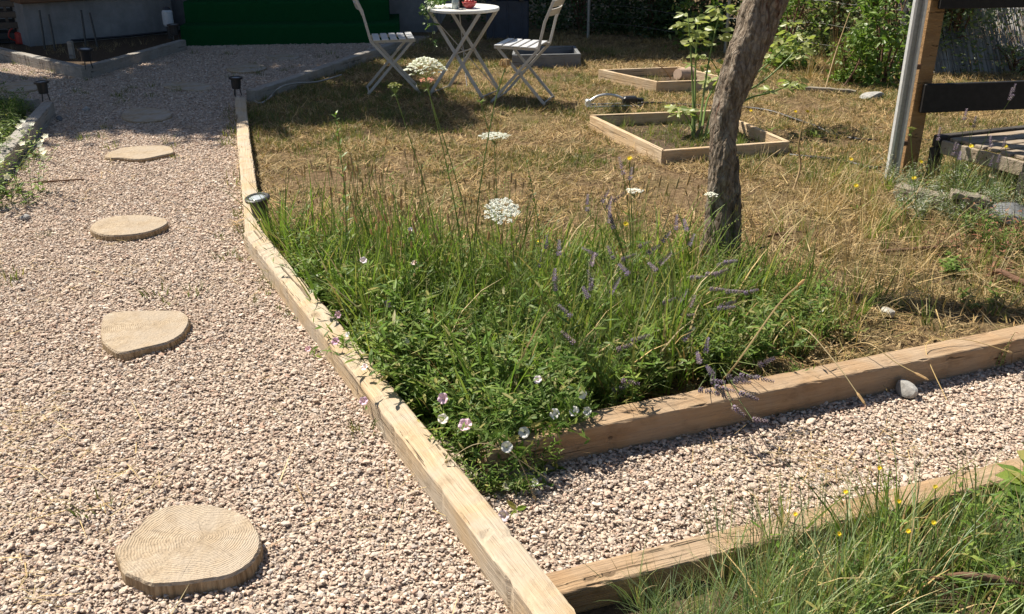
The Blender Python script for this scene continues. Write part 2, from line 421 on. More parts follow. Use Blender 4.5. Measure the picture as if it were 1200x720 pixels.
M['cane'] = leaf_mat("brushwood_cane", [(.26, .25, .25), (.36, .35, .34), (.16, .155, .155), (.45, .44, .43)], .0, .7, .2)
M['windowglass'] = plain("window_glass", (.03, .035, .04), .08, 0, .1, 5, 0, .7)

# ------------------------------------------------------------------ scatter of small uncountable things
_src = {}
def source_set(key, meshes):
    c = bpy.data.collections.new("sources " + key)
    for i, me in enumerate(meshes):
        o = bpy.data.objects.new("%s %02d" % (key, i), me); c.objects.link(o)
    return c
def scatter(name, pts, rot, scl, idx, coll, label, cat):
    n = len(pts); me = bpy.data.meshes.new(name); me.vertices.add(n)
    me.vertices.foreach_set("co", np.asarray(pts, dtype=np.float32).ravel())
    for nm, ty, arr in (("rot", 'FLOAT_VECTOR', rot), ("scl", 'FLOAT_VECTOR', scl)):
        at = me.attributes.new(nm, ty, 'POINT'); at.data.foreach_set("vector", np.asarray(arr, dtype=np.float32).ravel())
    at = me.attributes.new("idx", 'INT', 'POINT'); at.data.foreach_set("value", np.asarray(idx, dtype=np.int32))
    ng = bpy.data.node_groups.new(name + " spread", 'GeometryNodeTree')
    ng.interface.new_socket("Geometry", in_out='INPUT', socket_type='NodeSocketGeometry')
    ng.interface.new_socket("Geometry", in_out='OUTPUT', socket_type='NodeSocketGeometry')
    N = ng.nodes; L = ng.links
    gi = N.new("NodeGroupInput"); go = N.new("NodeGroupOutput")
    ci = N.new("GeometryNodeCollectionInfo"); ci.inputs['Collection'].default_value = coll
    ci.inputs['Separate Children'].default_value = True; ci.inputs['Reset Children'].default_value = True
    ip = N.new("GeometryNodeInstanceOnPoints"); ip.inputs['Pick Instance'].default_value = True
    def na(nm, ty):
        a = N.new("GeometryNodeInputNamedAttribute"); a.data_type = ty; a.inputs['Name'].default_value = nm; return a.outputs['Attribute']
    e = N.new("FunctionNodeEulerToRotation"); L.new(na("rot", 'FLOAT_VECTOR'), e.inputs[0])
    L.new(gi.outputs[0], ip.inputs['Points']); L.new(ci.outputs[0], ip.inputs['Instance'])
    L.new(na("idx", 'INT'), ip.inputs['Instance Index']); L.new(e.outputs[0], ip.inputs['Rotation'])
    L.new(na("scl", 'FLOAT_VECTOR'), ip.inputs['Scale']); L.new(ip.outputs[0], go.inputs[0])
    o = bpy.data.objects.new(name, me); COL.objects.link(o)
    md = o.modifiers.new("spread", 'NODES'); md.node_group = ng
    return tag(o, label, cat, None, 'stuff')
def in_poly(x, y, poly):
    x = np.asarray(x); y = np.asarray(y); ins = np.zeros(x.shape, bool); k = len(poly)
    for i in range(k):
        x1, y1 = poly[i][0], poly[i][1]; x2, y2 = poly[i - 1][0], poly[i - 1][1]
        c = ((y1 > y) != (y2 > y)) & (x < (x2 - x1) * (y - y1) / ((y2 - y1) + 1e-12) + x1)
        ins ^= c
    return ins
def to_px(x, y, z=0.0):
    v2 = z - CAMH; dep = y * CT - v2 * ST; up = y * ST + v2 * CT
    return 600 + FPX * x / dep, 360 - FPX * up / dep
def vnoise(x, y, s, seed=0):
    """cheap smooth value noise"""
    r = np.random.default_rng(seed); g = r.random((64, 64))
    X = np.asarray(x) * s + 31.7; Y = np.asarray(y) * s + 17.3
    xi = np.floor(X).astype(int); yi = np.floor(Y).astype(int); fx = X - xi; fy = Y - yi
    fx = fx * fx * (3 - 2 * fx); fy = fy * fy * (3 - 2 * fy)
    a = g[xi % 64, yi % 64]; b = g[(xi + 1) % 64, yi % 64]; c = g[xi % 64, (yi + 1) % 64]; d = g[(xi + 1) % 64, (yi + 1) % 64]
    return (a * (1 - fx) + b * fx) * (1 - fy) + (c * (1 - fx) + d * fx) * fy
def rand_pts(poly, dens, seed=0, view_margin=260):
    r = np.random.default_rng(seed)
    xs = [p[0] for p in poly]; ys = [p[1] for p in poly]
    x0, x1, y0, y1 = min(xs), max(xs), max(min(ys), .75), max(ys)
    n = int((x1 - x0) * (y1 - y0) * dens)
    x = r.uniform(x0, x1, n); y = r.uniform(y0, y1, n)
    k = in_poly(x, y, poly)
    px, py = to_px(x, y)
    k &= (px > -view_margin) & (px < 1200 + view_margin) & (py < 720 + view_margin)
    return x[k], y[k]

# ------------------------------------------------------------------ the setting: ground, gravel path, lawn soil
def sheet(name, poly, z, mat, label, cat):
    mb = MB(); mb.add([(p[0], p[1], 0) for p in poly], [tuple(range(len(poly)))])
    o = mb.obj(name, mat, loc=(0, 0, z)); return tag(o, label, cat, None, 'structure')
mb = MB(); mb.add([(-70, -30, 0), (70, -30, 0), (70, 110, 0), (-70, 110, 0)], [(0, 1, 2, 3)])
tag(mb.obj("ground", M['ground']), "dry soil and parched grass ground of the garden", "ground", None, 'structure')

# edging beams, centre lines on the top face
BH = .10
A0, A1, A2 = P(281, 114, BH), P(297, 271, BH), P(655, 720, BH)
A3 = A2 + (A2 - A1).normalized() * .9
B0, B1 = P(566, 519, .11), P(1200, 387, .11); B1 = B1 + (B1 - B0).normalized() * 1.0
C0, C1 = P(646, 684.5, .08), P(929, 613, .08); C1 = C1 + (C1 - C0).normalized() * 1.6
D0, D1 = P(293, 106, .13), P(436, 55, .13)
D2 = P(470, 47, .13)
E0, E1 = P(55, 120, .12), P(-60, 250, .12)
F0, F1 = P(50, 117, .10), P(-130, 108, .10)
G0, G1, G2 = P(-70, 42, .12), P(94, 79, .12), P(213, 47, .12)

w2 = lambda p: (p[0], p[1])
path_poly = [w2(A3), w2(A1), w2(A0), w2(D0), w2(D1), w2(P(478, 50)), w2(P(215, 54)), w2(P(216, 60)), w2(P(94, 90)), w2(P(-70, 52)), w2(P(-260, 55)),
             w2(P(-260, 112)), w2(F1), w2(F0), w2(E1), (-4.0, 3.9), (-4.0, .4), (1.5, .4)]
strip_poly = [w2(A1 + (A2 - A1) * .58 + V((.02, 0, 0))), w2(B0), w2(B1), (4.2, 2.6), w2(C1), w2(C0), w2(A2 + V((.02, 0, 0)))]
mb = MB()
gp_ = [( -6, .2), (1.2, .2), w2(A3), w2(A2), w2(C0), w2(C1), (4.6, 2.7), w2(B1), w2(B0), w2(A1), w2(A0), w2(D0), w2(D1), w2(D2), (-.9, 12.2), (-6.5, 12.2)]
sheet("gravel_path", gp_, .004, M['gbase'], "pinkish beige gravel path", "path")
hb_ = [w2(G0 + V((0, .05, 0))), w2(G1 + V((.02, .04, 0))), w2(G2), (-4.2, 12.7), (-9, 12.7), (-9, 9.0)]
mb = MB(); mb.add([(p[0], p[1], 0) for p in hb_], [tuple(range(len(hb_)))]); tag(mb.obj('flower_bed_soil', M['soil'], loc=(0, 0, .03)), 'dark soil of the house flower bed', 'soil', None, 'structure')
lawn_poly = [(A1.x - .03, A1.y), (A0.x - .03, A0.y), (D0.x - .02, D0.y + .02), w2(D1), w2(D2), (-.9, 12.4), (7, 12.4), (7, 3.9), w2(B1), w2(B0)]
# lawn: a gently uneven sheet
def lawn_z(x, y): return .028 + .022 * (vnoise(x, y, .9, 3) - .5) * 2 * .6 + .010 * (vnoise(x, y, 4.0, 4) - .5)
def grid_sheet(name, poly, step, zf, mat, label, cat):
    xs = [p[0] for p in poly]; ys = [p[1] for p in poly]
    step = .045; gx = np.arange(min(xs) - step, max(xs) + step, step); gy = np.arange(min(ys) - step, max(ys) + step, step)
    X, Y = np.meshgrid(gx, gy); ins = in_poly(X, Y, poly); Z = zf(X, Y)
    nx, ny = len(gx), len(gy)
    vs = np.stack([X.ravel(), Y.ravel(), Z.ravel()], 1)
    fs = []
    for j in range(ny - 1):
        for i in range(nx - 1):
            if ins[j, i] and ins[j, i + 1] and ins[j + 1, i] and ins[j + 1, i + 1]:
                fs.append((j * nx + i, j * nx + i + 1, (j + 1) * nx + i + 1, (j + 1) * nx + i))
    used = sorted({k for f in fs for k in f}); mp = {k: i for i, k in enumerate(used)}
    mb = MB(); mb.add([vs[k] for k in used], [tuple(mp[k] for k in f) for f in fs])
    return tag(mb.obj(name, mat, smooth=True), label, cat, None, 'structure')
grid_sheet("lawn", lawn_poly, .07, lawn_z, M['ground'], "parched lawn of straw coloured grass", "lawn")

# gravel stones
def stone_mesh(seed):
    r = random.Random(seed)
    import bmesh
    bm = bmesh.new()
    for i in range(16):
        v = V((r.gauss(0, 1), r.gauss(0, 1), r.gauss(0, 1))).normalized()
        v = V((v.x * 1.0, v.y * r.uniform(.62, .85), v.z * .42)) * r.uniform(.82, 1.05)
        bm.verts.new(v)
    g = bmesh.ops.convex_hull(bm, input=bm.verts)
    bmesh.ops.delete(bm, geom=[v for v in bm.verts if not v.link_faces], context='VERTS')
    bmesh.ops.bevel(bm, geom=list(bm.edges), offset=.09, segments=1, affect='EDGES', profile=.5)
    me = bpy.data.meshes.new("gravel stone"); bm.to_mesh(me); bm.free()
    me.materials.append(M['stone']); return me
stones = source_set("gravel stone", [stone_mesh(i) for i in range(12)])
blocks = []     # world discs where no stones lie: (x, y, r)
SLICES = [
 ("big", [(134.5,642),(150,629),(164,614),(179,600),(200,592),(227,591),(255,593),(283,602),(300,618),(306,636),(297,656),(272,673),(235,680),(198,684),(176,684),(159,677),(144,670),(139,656)], .050),
 ("heart", [(119,378),(121,371),(131,366),(158,364),(185,363.8),(206,364),(218,368),(221.5,377),(213.5,391),(196,401),(168,408),(140,413),(122.5,403),(118,391)], .045),
 ("oval", [(105,267),(115.5,258),(140,253),(168,252),(192.5,256),(196,262),(182,269),(161,274),(133,276),(115.5,274)], .045),
 ("pale", [(122.5,182),(140,174),(164.5,171),(196,171),(204,178),(189,182),(164.5,186.5),(140,185),(128,185)], .035),
 ("shade", [(142,135),(150,128),(170,126),(195,129),(201,134.5),(190,140),(165,142),(148,140)], .03),
 ("flat", [(192,98),(215,96),(240,98),(249,103),(235,106),(210,104.5),(195,102)], .025),
 ("half", [(267,79),(285,75),(305,75),(312,79),(300,83),(280,84),(268,82)], .035),
 ("far", [(312,66),(330,63),(348,65),(350,68),(330,70),(315,69)], .02),
 ("side", [(0,102),(15,96),(35,95),(47,99),(40,105),(8,107)], .03)]
slice_w = []
for nm, ol, zt in SLICES:
    pts = [P(x, y, zt) for x, y in ol]
    c = sum(pts, V()) / len(pts); slice_w.append((pts, c, zt))
    blocks.append([(p - c) * .93 + c for p in pts])
def gravel(name, poly, seed, label):
    r = np.random.default_rng(seed); X = []; Y = []; Z = []; S = []
    for lay, (dens, zz) in enumerate(((9400, .002), (6400, .006))):
        x, y = rand_pts(poly, dens, seed * 10 + lay, 170)
        # far away fewer, a little bigger
        keep = r.random(len(x)) < np.clip(1.15 - (y - 4.0) * .11, .45, 1)
        x, y = x[keep], y[keep]
        for b in blocks:
            k = ~in_poly(x, y, b); x, y = x[k], y[k]
        # keep out of the timbers
        if lay == 1:                 # thinner upper layer, patchy
            k = r.random(len(x)) < .45 + .55 * vnoise(x, y, 6, 9); x, y = x[k], y[k]
        s = r.lognormal(-.06, .40, len(x)) * .0061 * np.clip(1 + (y - 4) * .035, 1, 1.35)
        X.append(x); Y.append(y); S.append(s)
        Z.append(zz + .006 * vnoise(x, y, 3, 5) + r.uniform(-.002, .004, len(x)) + .004)
    X = np.concatenate(X); Y = np.concatenate(Y); Z = np.concatenate(Z); S = np.clip(np.concatenate(S), .003, .019)
    n = len(X)
    rot = np.stack([r.normal(0, .20, n), r.normal(0, .20, n), r.uniform(0, 6.283, n)], 1)
    scl = np.stack([S, S, S * r.uniform(.8, 1.2, n)], 1)
    print(name, n)
    return scatter(name, np.stack([X, Y, Z], 1), rot, scl, r.integers(0, 12, n), stones, label, "gravel")
gravel("gravel", path_poly, 1, "pinkish beige crushed stone gravel covering the garden path")
gravel("strip_gravel", strip_poly, 2, "pale gravel filling the strip between two timbers")

# ------------------------------------------------------------------ timbers
def timber(name, p0, p1, w, h, mat, label, group=None, seed=0, cat="timber edging", rough=1.0):
    """squared sleeper along p0-p1 (centre line of its top face)"""
    p0 = V(p0); p1 = V(p1); d = (p1 - p0); L = V((d.x, d.y, 0)).length; az = math.atan2(d.y, d.x)
    r = random.Random(seed + 5); n = max(4, int(L / .025)); mb = MB(); z = p0.z
    b = .007; bot = -(z + .03)
    hw = w / 2
    prof = [(-hw, bot), (hw, bot), (hw, -b), (hw - b * .4, -b * .35), (hw - b, 0), (0, .0015), (-hw + b, 0), (-hw + b * .4, -b * .35), (-hw, -b), ]
    k = len(prof); vs = []
    ph = [r.uniform(0, 6) for _ in range(8)]
    for i in range(n + 1):
        x = L * i / n
        wob = .003 * math.sin(x * 1.9 + ph[0]) + .0008 * math.sin(x * 6.3 + ph[1])
        wz = .0025 * math.sin(x * 1.7 + ph[2]) + .0006 * math.sin(x * 5.1 + ph[3])
        for j, (py, pz) in enumerate(prof):
            chip = (r.random() ** 14) * .009 if j in (2, 3, 4, 6, 7, 8) else 0
            yy = py * (1 - chip / hw) + wob * rough + r.uniform(-.0008, .0008)
            zz = pz + (wz if pz > bot else 0) * rough - chip * .7 + r.uniform(-.0007, .0007)
            vs.append((x, yy, zz))
    fs = [tuple(range(k - 1, -1, -1)), tuple(range(n * k, n * k + k))]
    for i in range(n):
        for j in range(k):
            q = (j + 1) % k; fs.append((i * k + j, i * k + q, i * k + k + q, i * k + k + j))
    mb.add(vs, fs)
    o = mb.obj(name, mat, loc=p0, rot=(0, -math.atan2(d.z, L), az)); 
    if label: tag(o, label, cat, group)
    return o
GT = "timbers edging the gravel"
timber("edging_timber", A1 + (A2 - A1).normalized() * .0, A3, .092, .1, M['beam'], "long pale timber running from the bottom of the photo up to the black cup light", GT, 1)
timber("edging_timber", A0, A1 + (A0 - A1).normalized() * .004, .085, .1, M['beam'], "weathered timber from the near cup light up to the far corner of the lawn", GT, 2)
timber("edging_timber", B0, B1, .098, .11, M['beam_brown'], "brown timber with a knot in front of the wildflower patch at right", GT, 3)
timber("edging_timber", C0, C1, .085, .08, M['beam_brown'], "brown timber half hidden by blue green grass at lower right", GT, 4)
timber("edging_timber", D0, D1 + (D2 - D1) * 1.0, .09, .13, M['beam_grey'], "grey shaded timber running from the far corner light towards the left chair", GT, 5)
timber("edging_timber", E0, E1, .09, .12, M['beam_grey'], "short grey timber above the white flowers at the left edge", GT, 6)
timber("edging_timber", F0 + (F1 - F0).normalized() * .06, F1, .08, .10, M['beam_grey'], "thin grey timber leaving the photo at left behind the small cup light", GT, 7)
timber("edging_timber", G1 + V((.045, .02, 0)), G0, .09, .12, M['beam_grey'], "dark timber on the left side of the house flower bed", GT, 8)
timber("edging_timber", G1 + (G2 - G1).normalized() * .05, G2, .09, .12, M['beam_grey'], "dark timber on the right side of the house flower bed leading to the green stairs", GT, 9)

# ------------------------------------------------------------------ log slices
SL = ["large log slice stepping stone with clear growth rings at the bottom of the path",
      "heart shaped log slice stepping stone, second from the bottom of the path",
      "yellowish oval log slice stepping stone level with the near cup light",
      "sunlit flat log slice stepping stone just before the shadow on the path",
      "grey log slice stepping stone at the edge of the house shadow",
      "flat grey log slice stepping stone in the house shadow between two cup lights",
      "log slice stepping stone partly lit by sun near the far corner light",
      "barely visible log slice stepping stone nearest to the green stairs",
      "shaded log slice stepping stone behind the small cup light at the left edge"]
for i, (pts, c, zt) in enumerate(slice_w):
    out = smooth_path([p - V((c.x, c.y, 0)) for p in pts], 5, True)
    r = random.Random(40 + i); n = len(out)
    out = [p * (1 + r.uniform(-.006, .006)) for p in out]
    base = V((c.x, c.y, 0)); mb = MB(); rings = []
    ph = r.uniform(0, 6)
    for sc_, zz in ((1.015, -.02), (1.01, zt * .45), (1.0, zt - .008), (.975, zt)):
        rings.append([(p.x * sc_, p.y * sc_, zz) for p in out])
    for k in (.8, .55, .3, .1): rings.append([(p.x * k, p.y * k, zt + .002 * math.sin(5 * p.x * k + ph) - .001 * (1 - k)) for p in out])
    vs = [v for q in rings for v in q]
    side = []; top = []
    for a in range(len(rings) - 1):
        for j in range(n):
            q = (j + 1) % n; f = (a * n + j, a * n + q, a * n + n + q, a * n + n + j)
            (side if a < 2 else top).append(f)
    top.append(tuple(range((len(rings) - 1) * n, len(rings) * n)))
    mb.add(vs, side, 1); o0 = len(mb.f)
    for f in top: mb.f.append(f); mb.m.append(0)
    pith = [(.05, .03), (.03, .02), (.0, .02), (.02, 0), (.0, .03), (0, 0), (.02, 0), (0, 0), (0, 0)][i]
    o = mb.obj("log_slice", [m_slice(pith[0], pith[1], "log_end_grain", .35 if i < 4 else .8), M['sliceside']], loc=base)
    tag(o, SL[i], "stepping stone", "log slice stepping stones")
    if i < 0:
        for (a, b, w_) in (((176, 661), (231, 647), .0016), ((193, 650), (216, 638), .0018)) if i == 0 else ():
            pa = P(*a, zt) - base; pb = P(*b, zt) - base; d = (pb - pa); s = V((-d.y, d.x, 0)).normalized() * w_ * .28
            cb = MB(); ca = pa.lerp(pb, .5) + s * .6
            cb.add([pa + V((0, 0, .0018)), ca - s + V((0, 0, .0018)), pb + V((0, 0, .0018)), ca + s + V((0, 0, .0018)),
                    pa - V((0, 0, .004)), ca - s - V((0, 0, .004)), pb - V((0, 0, .004)), ca + s - V((0, 0, .004))],
                   [(0, 1, 2, 3), (0, 4, 5, 1), (1, 5, 6, 2), (2, 6, 7, 3), (3, 7, 4, 0)])
            cb.obj("crack", M['stick'], parent=o)

# ------------------------------------------------------------------ cup lights on the timbers
def cup_light(loc, s, tilt, label, stand=.06):
    t = thing("garden_light", label, "garden light", loc, 0, "black cup lights along the timbers")
    rot = Euler(tilt).to_matrix().to_4x4(); up = Matrix.Translation((0, 0, stand)) @ rot
    mb = MB(); mb.lathe([(.030 * s, 0), (.036 * s, .004 * s), (.041 * s, .078 * s), (.043 * s, .080 * s)], 20, up); mb.obj("housing", M['blackplastic'], t, smooth=False)
    mb = MB(); mb.lathe([(.043 * s, .080 * s), (.056 * s, .081 * s), (.057 * s, .092 * s), (.050 * s, .096 * s), (.040 * s, .095 * s), (.039 * s, .0885 * s)], 24, up); mb.obj("rim", M['blackplastic'], t)
    mb = MB(); mb.lathe([(.0385 * s, .086 * s), (.0385 * s, .0905 * s), (.02 * s, .0925 * s), (.004 * s, .093 * s)], 20, up); mb.obj("lens", M['lens'], t, smooth=True)
    for a in (.4, 2.5, 4.6):
        mb = MB(); mb.tube([up @ V((.026 * s * math.cos(a), .026 * s * math.sin(a), 0.002)), V((.036 * s * math.cos(a), .036 * s * math.sin(a), -.004))], .0042 * s, 6)
        mb.obj("bracket", M['blackplastic'], t)
    return t
cup_light(P(304, 259, .10) + V((.012, 0, 0)), 1.1, (R(6), R(-4), 0), "nearest black cup light with a frosted lens on the timber bend", .026)
cup_light(P(278, 112, .10), 1.0, (0, R(2), 0), "black cup light on the far lawn corner where two timbers meet", .055)
cup_light(P(53, 118, .12), 1.0, (0, R(-2), 0), "black cup light on the corner of the left edge timber", .055)
cup_light(P(97, 79, .12) + V((.02, .06, -.02)), 1.25, (R(4), R(5), 0), "shaded black cup light at the front corner of the house flower bed", .07)
cup_light(P(202, 48, .12) + V((0, .1, -.02)), 1.25, (0, 0, 0), "black cup light beside the left end of the green stairs", .07)

# white cable bundle by the far corner light
mb = MB(); mb.tube(smooth_path([P(297, 118, .04), P(306, 121, .05), P(318, 113, .06), P(328, 103, .14), P(345, 98, .13), P(372, 96, .10), P(400, 88, .09)], 6), .008, 6)
tag(mb.obj("cable", M['galvdull'], smooth=True), "pale grey cable curling over the far timber beside the corner light", "cable")

# ------------------------------------------------------------------ raised beds
def bed(name, cs, h, th, mat, label, group, cat="raised bed"):
    """cs: 4 top outer corners, in order"""
    c = sum(cs, V()) / 4; base = V((c.x, c.y, 0)); t = thing(name, label, cat, base, 0, group)
    ins = []
    for i in range(4):
        a, b, d = cs[i - 1], cs[i], cs[(i + 1) % 4]
        u = (a - b).normalized(); v = (d - b).normalized(); sn = abs(u.cross(v).z)
        ins.append(b + (u + v) * (th / max(sn, .3)))
    for i in range(4):
        j = (i + 1) % 4
        d = (cs[j] - cs[i]).normalized(); e = d * .002
        o_ = [cs[i] + e, cs[j] - e, ins[j] - e, ins[i] + e]
        L = (cs[j] - cs[i]).length; az = math.atan2(d.y, d.x)
        Mi = Matrix.Rotation(-az, 3, 'Z'); org = o_[0]
        q = [Mi @ (p - org) for p in o_]
        r = random.Random(i + len(label)); dz = r.uniform(-.006, .004)
        vs = [(p.x, p.y, -h - .02) for p in q] + [(p.x, p.y, dz) for p in q]
        mb = MB(); mb.add(vs, [(3, 2, 1, 0), (4, 5, 6, 7), (0, 1, 5, 4), (1, 2, 6, 5), (2, 3, 7, 6), (3, 0, 4, 7)])
        ob = mb.obj("board", mat, t, loc=org - base, rot=(0, 0, az))
        bv = ob.modifiers.new("edge", 'BEVEL'); bv.width = .003; bv.segments = 1
    mb = MB(); q = [p - base for p in ins]
    mb.add([(p.x, p.y, .045) for p in q], [(0, 1, 2, 3)]); mb.obj("soil", M['soil'], t)
    return t, ins
bedA = [P(691, 135, .125), P(776, 176, .125), P(926, 165, .125), P(842, 129, .125)]
bedB = [P(701, 81, .13), P(770, 96, .13), P(862, 93, .13), P(795, 77.5, .13)]
tA, insA = bed("raised_bed", bedA, .1, .03, M['bed'], "pale wooden raised bed behind the leaning tree trunk, the nearer of two", "wooden raised beds on the lawn")
tB, insB = bed("raised_bed", bedB, .12, .03, M['bed'], "pale wooden raised bed farther back with a clay pot at its rear", "wooden raised beds on the lawn")
bedC = [P(612, 61, .2), P(640, 64, .2), P(681, 63, .2), P(672, 50, .2)]
bed("grey_planter", [P(600, 64.5, .16), P(681, 63, .16), P(674, 53, .16), P(603, 54, .16)], .16, .03, M['bed_grey'], "grey wooden planter box on the shaded lawn behind the right chair", None, "planter")
# clay pot lying in the far bed
mb = MB(); pc = P(802, 88, .09); rt = Matrix.Translation(pc) @ Euler((R(100), 0, R(130))).to_matrix().to_4x4()
mb.lathe([(.05, -.10), (.075, .07), (.085, .07), (.085, .10), (.07, .10), (.055, -.06)], 20, rt)
tag(mb.obj("clay_pot", M['terracotta'], smooth=False), "tan clay pot lying on its side in the far raised bed", "pot")
# ------------------------------------------------------------------ bistro set
def bar(mb, a, b, w=.022, t=.012):
    a = V(a); b = V(b); d = b - a; L = d.length
    z = d.normalized(); y = V((0, 1, 0)); x = y.cross(z).normalized(); y = z.cross(x)
    mb.box((a + b) / 2, (w, t, L), Matrix((x, y, z)).transposed(), 0, .002)
def make_chair(label, group):
    t = thing("folding_chair", label, "chair", (0, 0, 0), 0, group)
    W = .19
    mb = MB()
    for i in range(5):
        x = -.135 + i * .072
        mb = MB(); mb.box((x, 0, .455 + .002 * i), (.056, .40, .012), None, 0, .003); mb.obj("seat_slat", M['slat'], t)
    for s in (-1, 1):
        y = s * W
        mb = MB(); bar(mb, (-.185, y, .445), (.215, y, .0)); mb.obj("leg", M['chair'], t)
        mb = MB(); bar(mb, (.165, y - s * .03, .44), (-.235, y - s * .03, .0)); mb.obj("leg", M['chair'], t)
        mb = MB(); bar(mb, (-.183, y, .44), (-.235, y, .66)); bar(mb, (-.2345, y, .655), (-.305, y, .818)); mb.obj("back_post", M['chair'], t)
        mb = MB(); bar(mb, (-.19, y - s * .016, .441), (.19, y - s * .016, .446)); mb.obj("seat_rail", M['chair'], t)
    for x, w_, z in ((.205, W, .012), (-.225, W - .03, .012), (-.005, W, .235)):
        mb = MB(); mb.tube([(x, -w_, z), (x, w_, z)], .006, 6); mb.obj("crossbar", M['chair'], t)
    for z, x in ((.725, -.262), (.795, -.292)):
        mb = MB(); n = 8; vs = []
        for i in range(n + 1):
            yy = -W - .005 + (2 * W + .01) * i / n; bow = -.028 * (1 - (2 * i / n - 1) ** 2)
            for dx, dz in ((0, -.026), (.008, -.028), (-.012, .028), (-.020, .026)): vs.append((x + bow + dx, yy, z + dz))
        fs = [(0, 1, 2, 3), tuple(n * 4 + k for k in (3, 2, 1, 0))]
        for i in range(n):
            for k in range(4):
                q = (k + 1) % 4; fs.append((i * 4 + k, i * 4 + 4 + k, i * 4 + 4 + q, i * 4 + q))
        mb.add(vs, fs); mb.obj("back_slat", M['chair'], t)
    return t
GC = "folding chairs at the round table"
ch = make_chair("white slatted folding chair at the left of the round table", GC)
ch.location = P(462, 106, .045); ch.rotation_euler = (0, 0, R(10))
c2 = copy_tree(ch); c2["label"] = "white slatted folding chair at the right of the table, its back towards the raised beds"
c2.location = P(612, 117, .045); c2.rotation_euler = (0, 0, R(164))

tb = thing("bistro_table", "round off white folding garden table carrying trailing ivy", "table", P(545, 110, .045), R(-24))
mb = MB(); mb.lathe([(.285, .690), (.30, .694), (.302, .712), (.297, .718), (.0, .719)], 48); mb.obj("tabletop", M['tabletop'], tb)
for s in (-1, 1):
    y = s * .17
    for k in (-1, 1):
        mb = MB(); bar(mb, (-k * .235, y + k * .012, .69), (k * .25, y + k * .012, 0), .026, .014); mb.obj("leg", M['chair'], tb)
for a_, b_, r_ in (((0, -.17, .36), (0, .17, .36), .006), ((.24, -.17, .02), (.24, .17, .02), .006), ((-.24, -.17, .02), (-.24, .17, .02), .006), ((-.22, -.16, .66), (.22, .16, .04), .004), ((-.12, .16, .66), (.1, -.16, .1), .004)):
    mb = MB(); mb.tube([a_, b_], r_, 6); mb.obj("brace", M['chair'], tb)

# things on the table
TT = P(545, 110, .045); tz = TT.z + .721
def leafspray(mb, pts, n, L, spread=.04, m=0, W=.9):
    for i in range(n):
        t = random.random() * (len(pts) - 1); k = int(t); p = pts[k].lerp(pts[min(k + 1, len(pts) - 1)], t - k)
        d = V((ru(-1, 1), ru(-1, 1), ru(-.8, .5))); q = p + d.normalized() * ru(0, spread)
        mb.leaf(q, d, V((ru(-.6, .6), ru(-1.2, .2), ru(.3, 1.2))), L * ru(.7, 1.25), L * W * ru(.7, 1.2), m)
iv = thing("ivy_plant", "trailing green ivy in a dark pot spilling over the left edge of the table", "potted plant", (TT.x - .03, TT.y - .02, tz))
mb = MB(); mb.lathe([(.045, 0), (.062, .11), (.066, .11), (.066, .125), (.056, .125), (.05, .05)], 18); mb.obj("pot", M['blackplastic'], iv)
mb = MB(); sm = MB()
for (x, y, z) in ((-.10, -.06, .07), (-.20, -.05, .03), (-.27, -.12, -.06), (-.26, -.05, -.17), (-.30, -.10, -.04), (-.22, -.10, -.28), (.05, -.08, .05), (.0, .03, .2), (-.16, .04, .05)):
    pts = smooth_path([(0, 0, .11), (x * .45, y * .5, .13 + z * .2), (x * .9, y * .9, max(z, .015) + .02), (x * 1.05, y, z)], 5)
    sm.tube(pts, .0018, 4); leafspray(mb, pts, 34, .034, .03)
mb.obj("foliage", M['ivy'], iv); sm.obj("stem", M['greenstem'], iv)
rp = thing("red_bowl", "small red bowl of fruit on the round table beside the ivy", "bowl", (TT.x + .055, TT.y - .12, tz))
mb = MB(); mb.lathe([(.028, 0), (.05, .02), (.062, .05), (.060, .052), (.045, .022), (.0, .018)], 20); mb.obj("bowl", M['pot'], rp, smooth=True)
fsk = leaf_mat("fruit_skin", [(.42, .08, .07), (.5, .16, .12)], 0, .3)
for a in range(5):
    mb = MB(); Mx = Matrix.Translation((.026 * math.cos(a * 1.26), .026 * math.sin(a * 1.26), .052)); mb.lathe([(.002, -.02), (.017, -.012), (.02, 0), (.016, .012), (.002, .018)], 10, Mx); mb.obj("fruit", fsk, rp, smooth=True)
gj = thing("glass_jar", "small clear glass jar between the ivy and the red bowl", "jar", (TT.x - .055, TT.y - .16, tz))
mb = MB(); mb.lathe([(.024, 0), (.03, .004), (.031, .06), (.026, .07), (.027, .085), (.024, .085), (.023, .07), (.0, .066)], 16); mb.obj("body", M['glass'], gj, smooth=True)
mb = MB(); mb.lathe([(.028, .086), (.028, .098), (.0, .099)], 16); mb.obj("lid", M['silverplastic'], gj)

# ------------------------------------------------------------------ navy storage box behind the table
nb = P(606, 50); t = thing("storage_box", "dark navy storage box with a grey lid behind the round table", "storage box", (nb.x - .12, nb.y + .12, 0), R(2))
mb = MB(); mb.box((0, 0, .255), (.50, .42, .50), None, 0, .02)
for x in (-.17, 0, .17): mb.box((x, -.213, .25), (.02, .012, .44), None, 0, .004)
mb.obj("body", M['navy'], t)
mb = MB(); mb.box((0, -.005, .528), (.56, .48, .04), None, 0, .012); mb.box((0, 0, .556), (.44, .36, .016), None, 0, .006); mb.obj("lid", M['greylid'], t)
for x in (-.16, .16):
    mb = MB(); mb.box((x, -.247, .505), (.05, .01, .05), None, 0, .003); mb.obj("latch", M['blackplastic'], t)

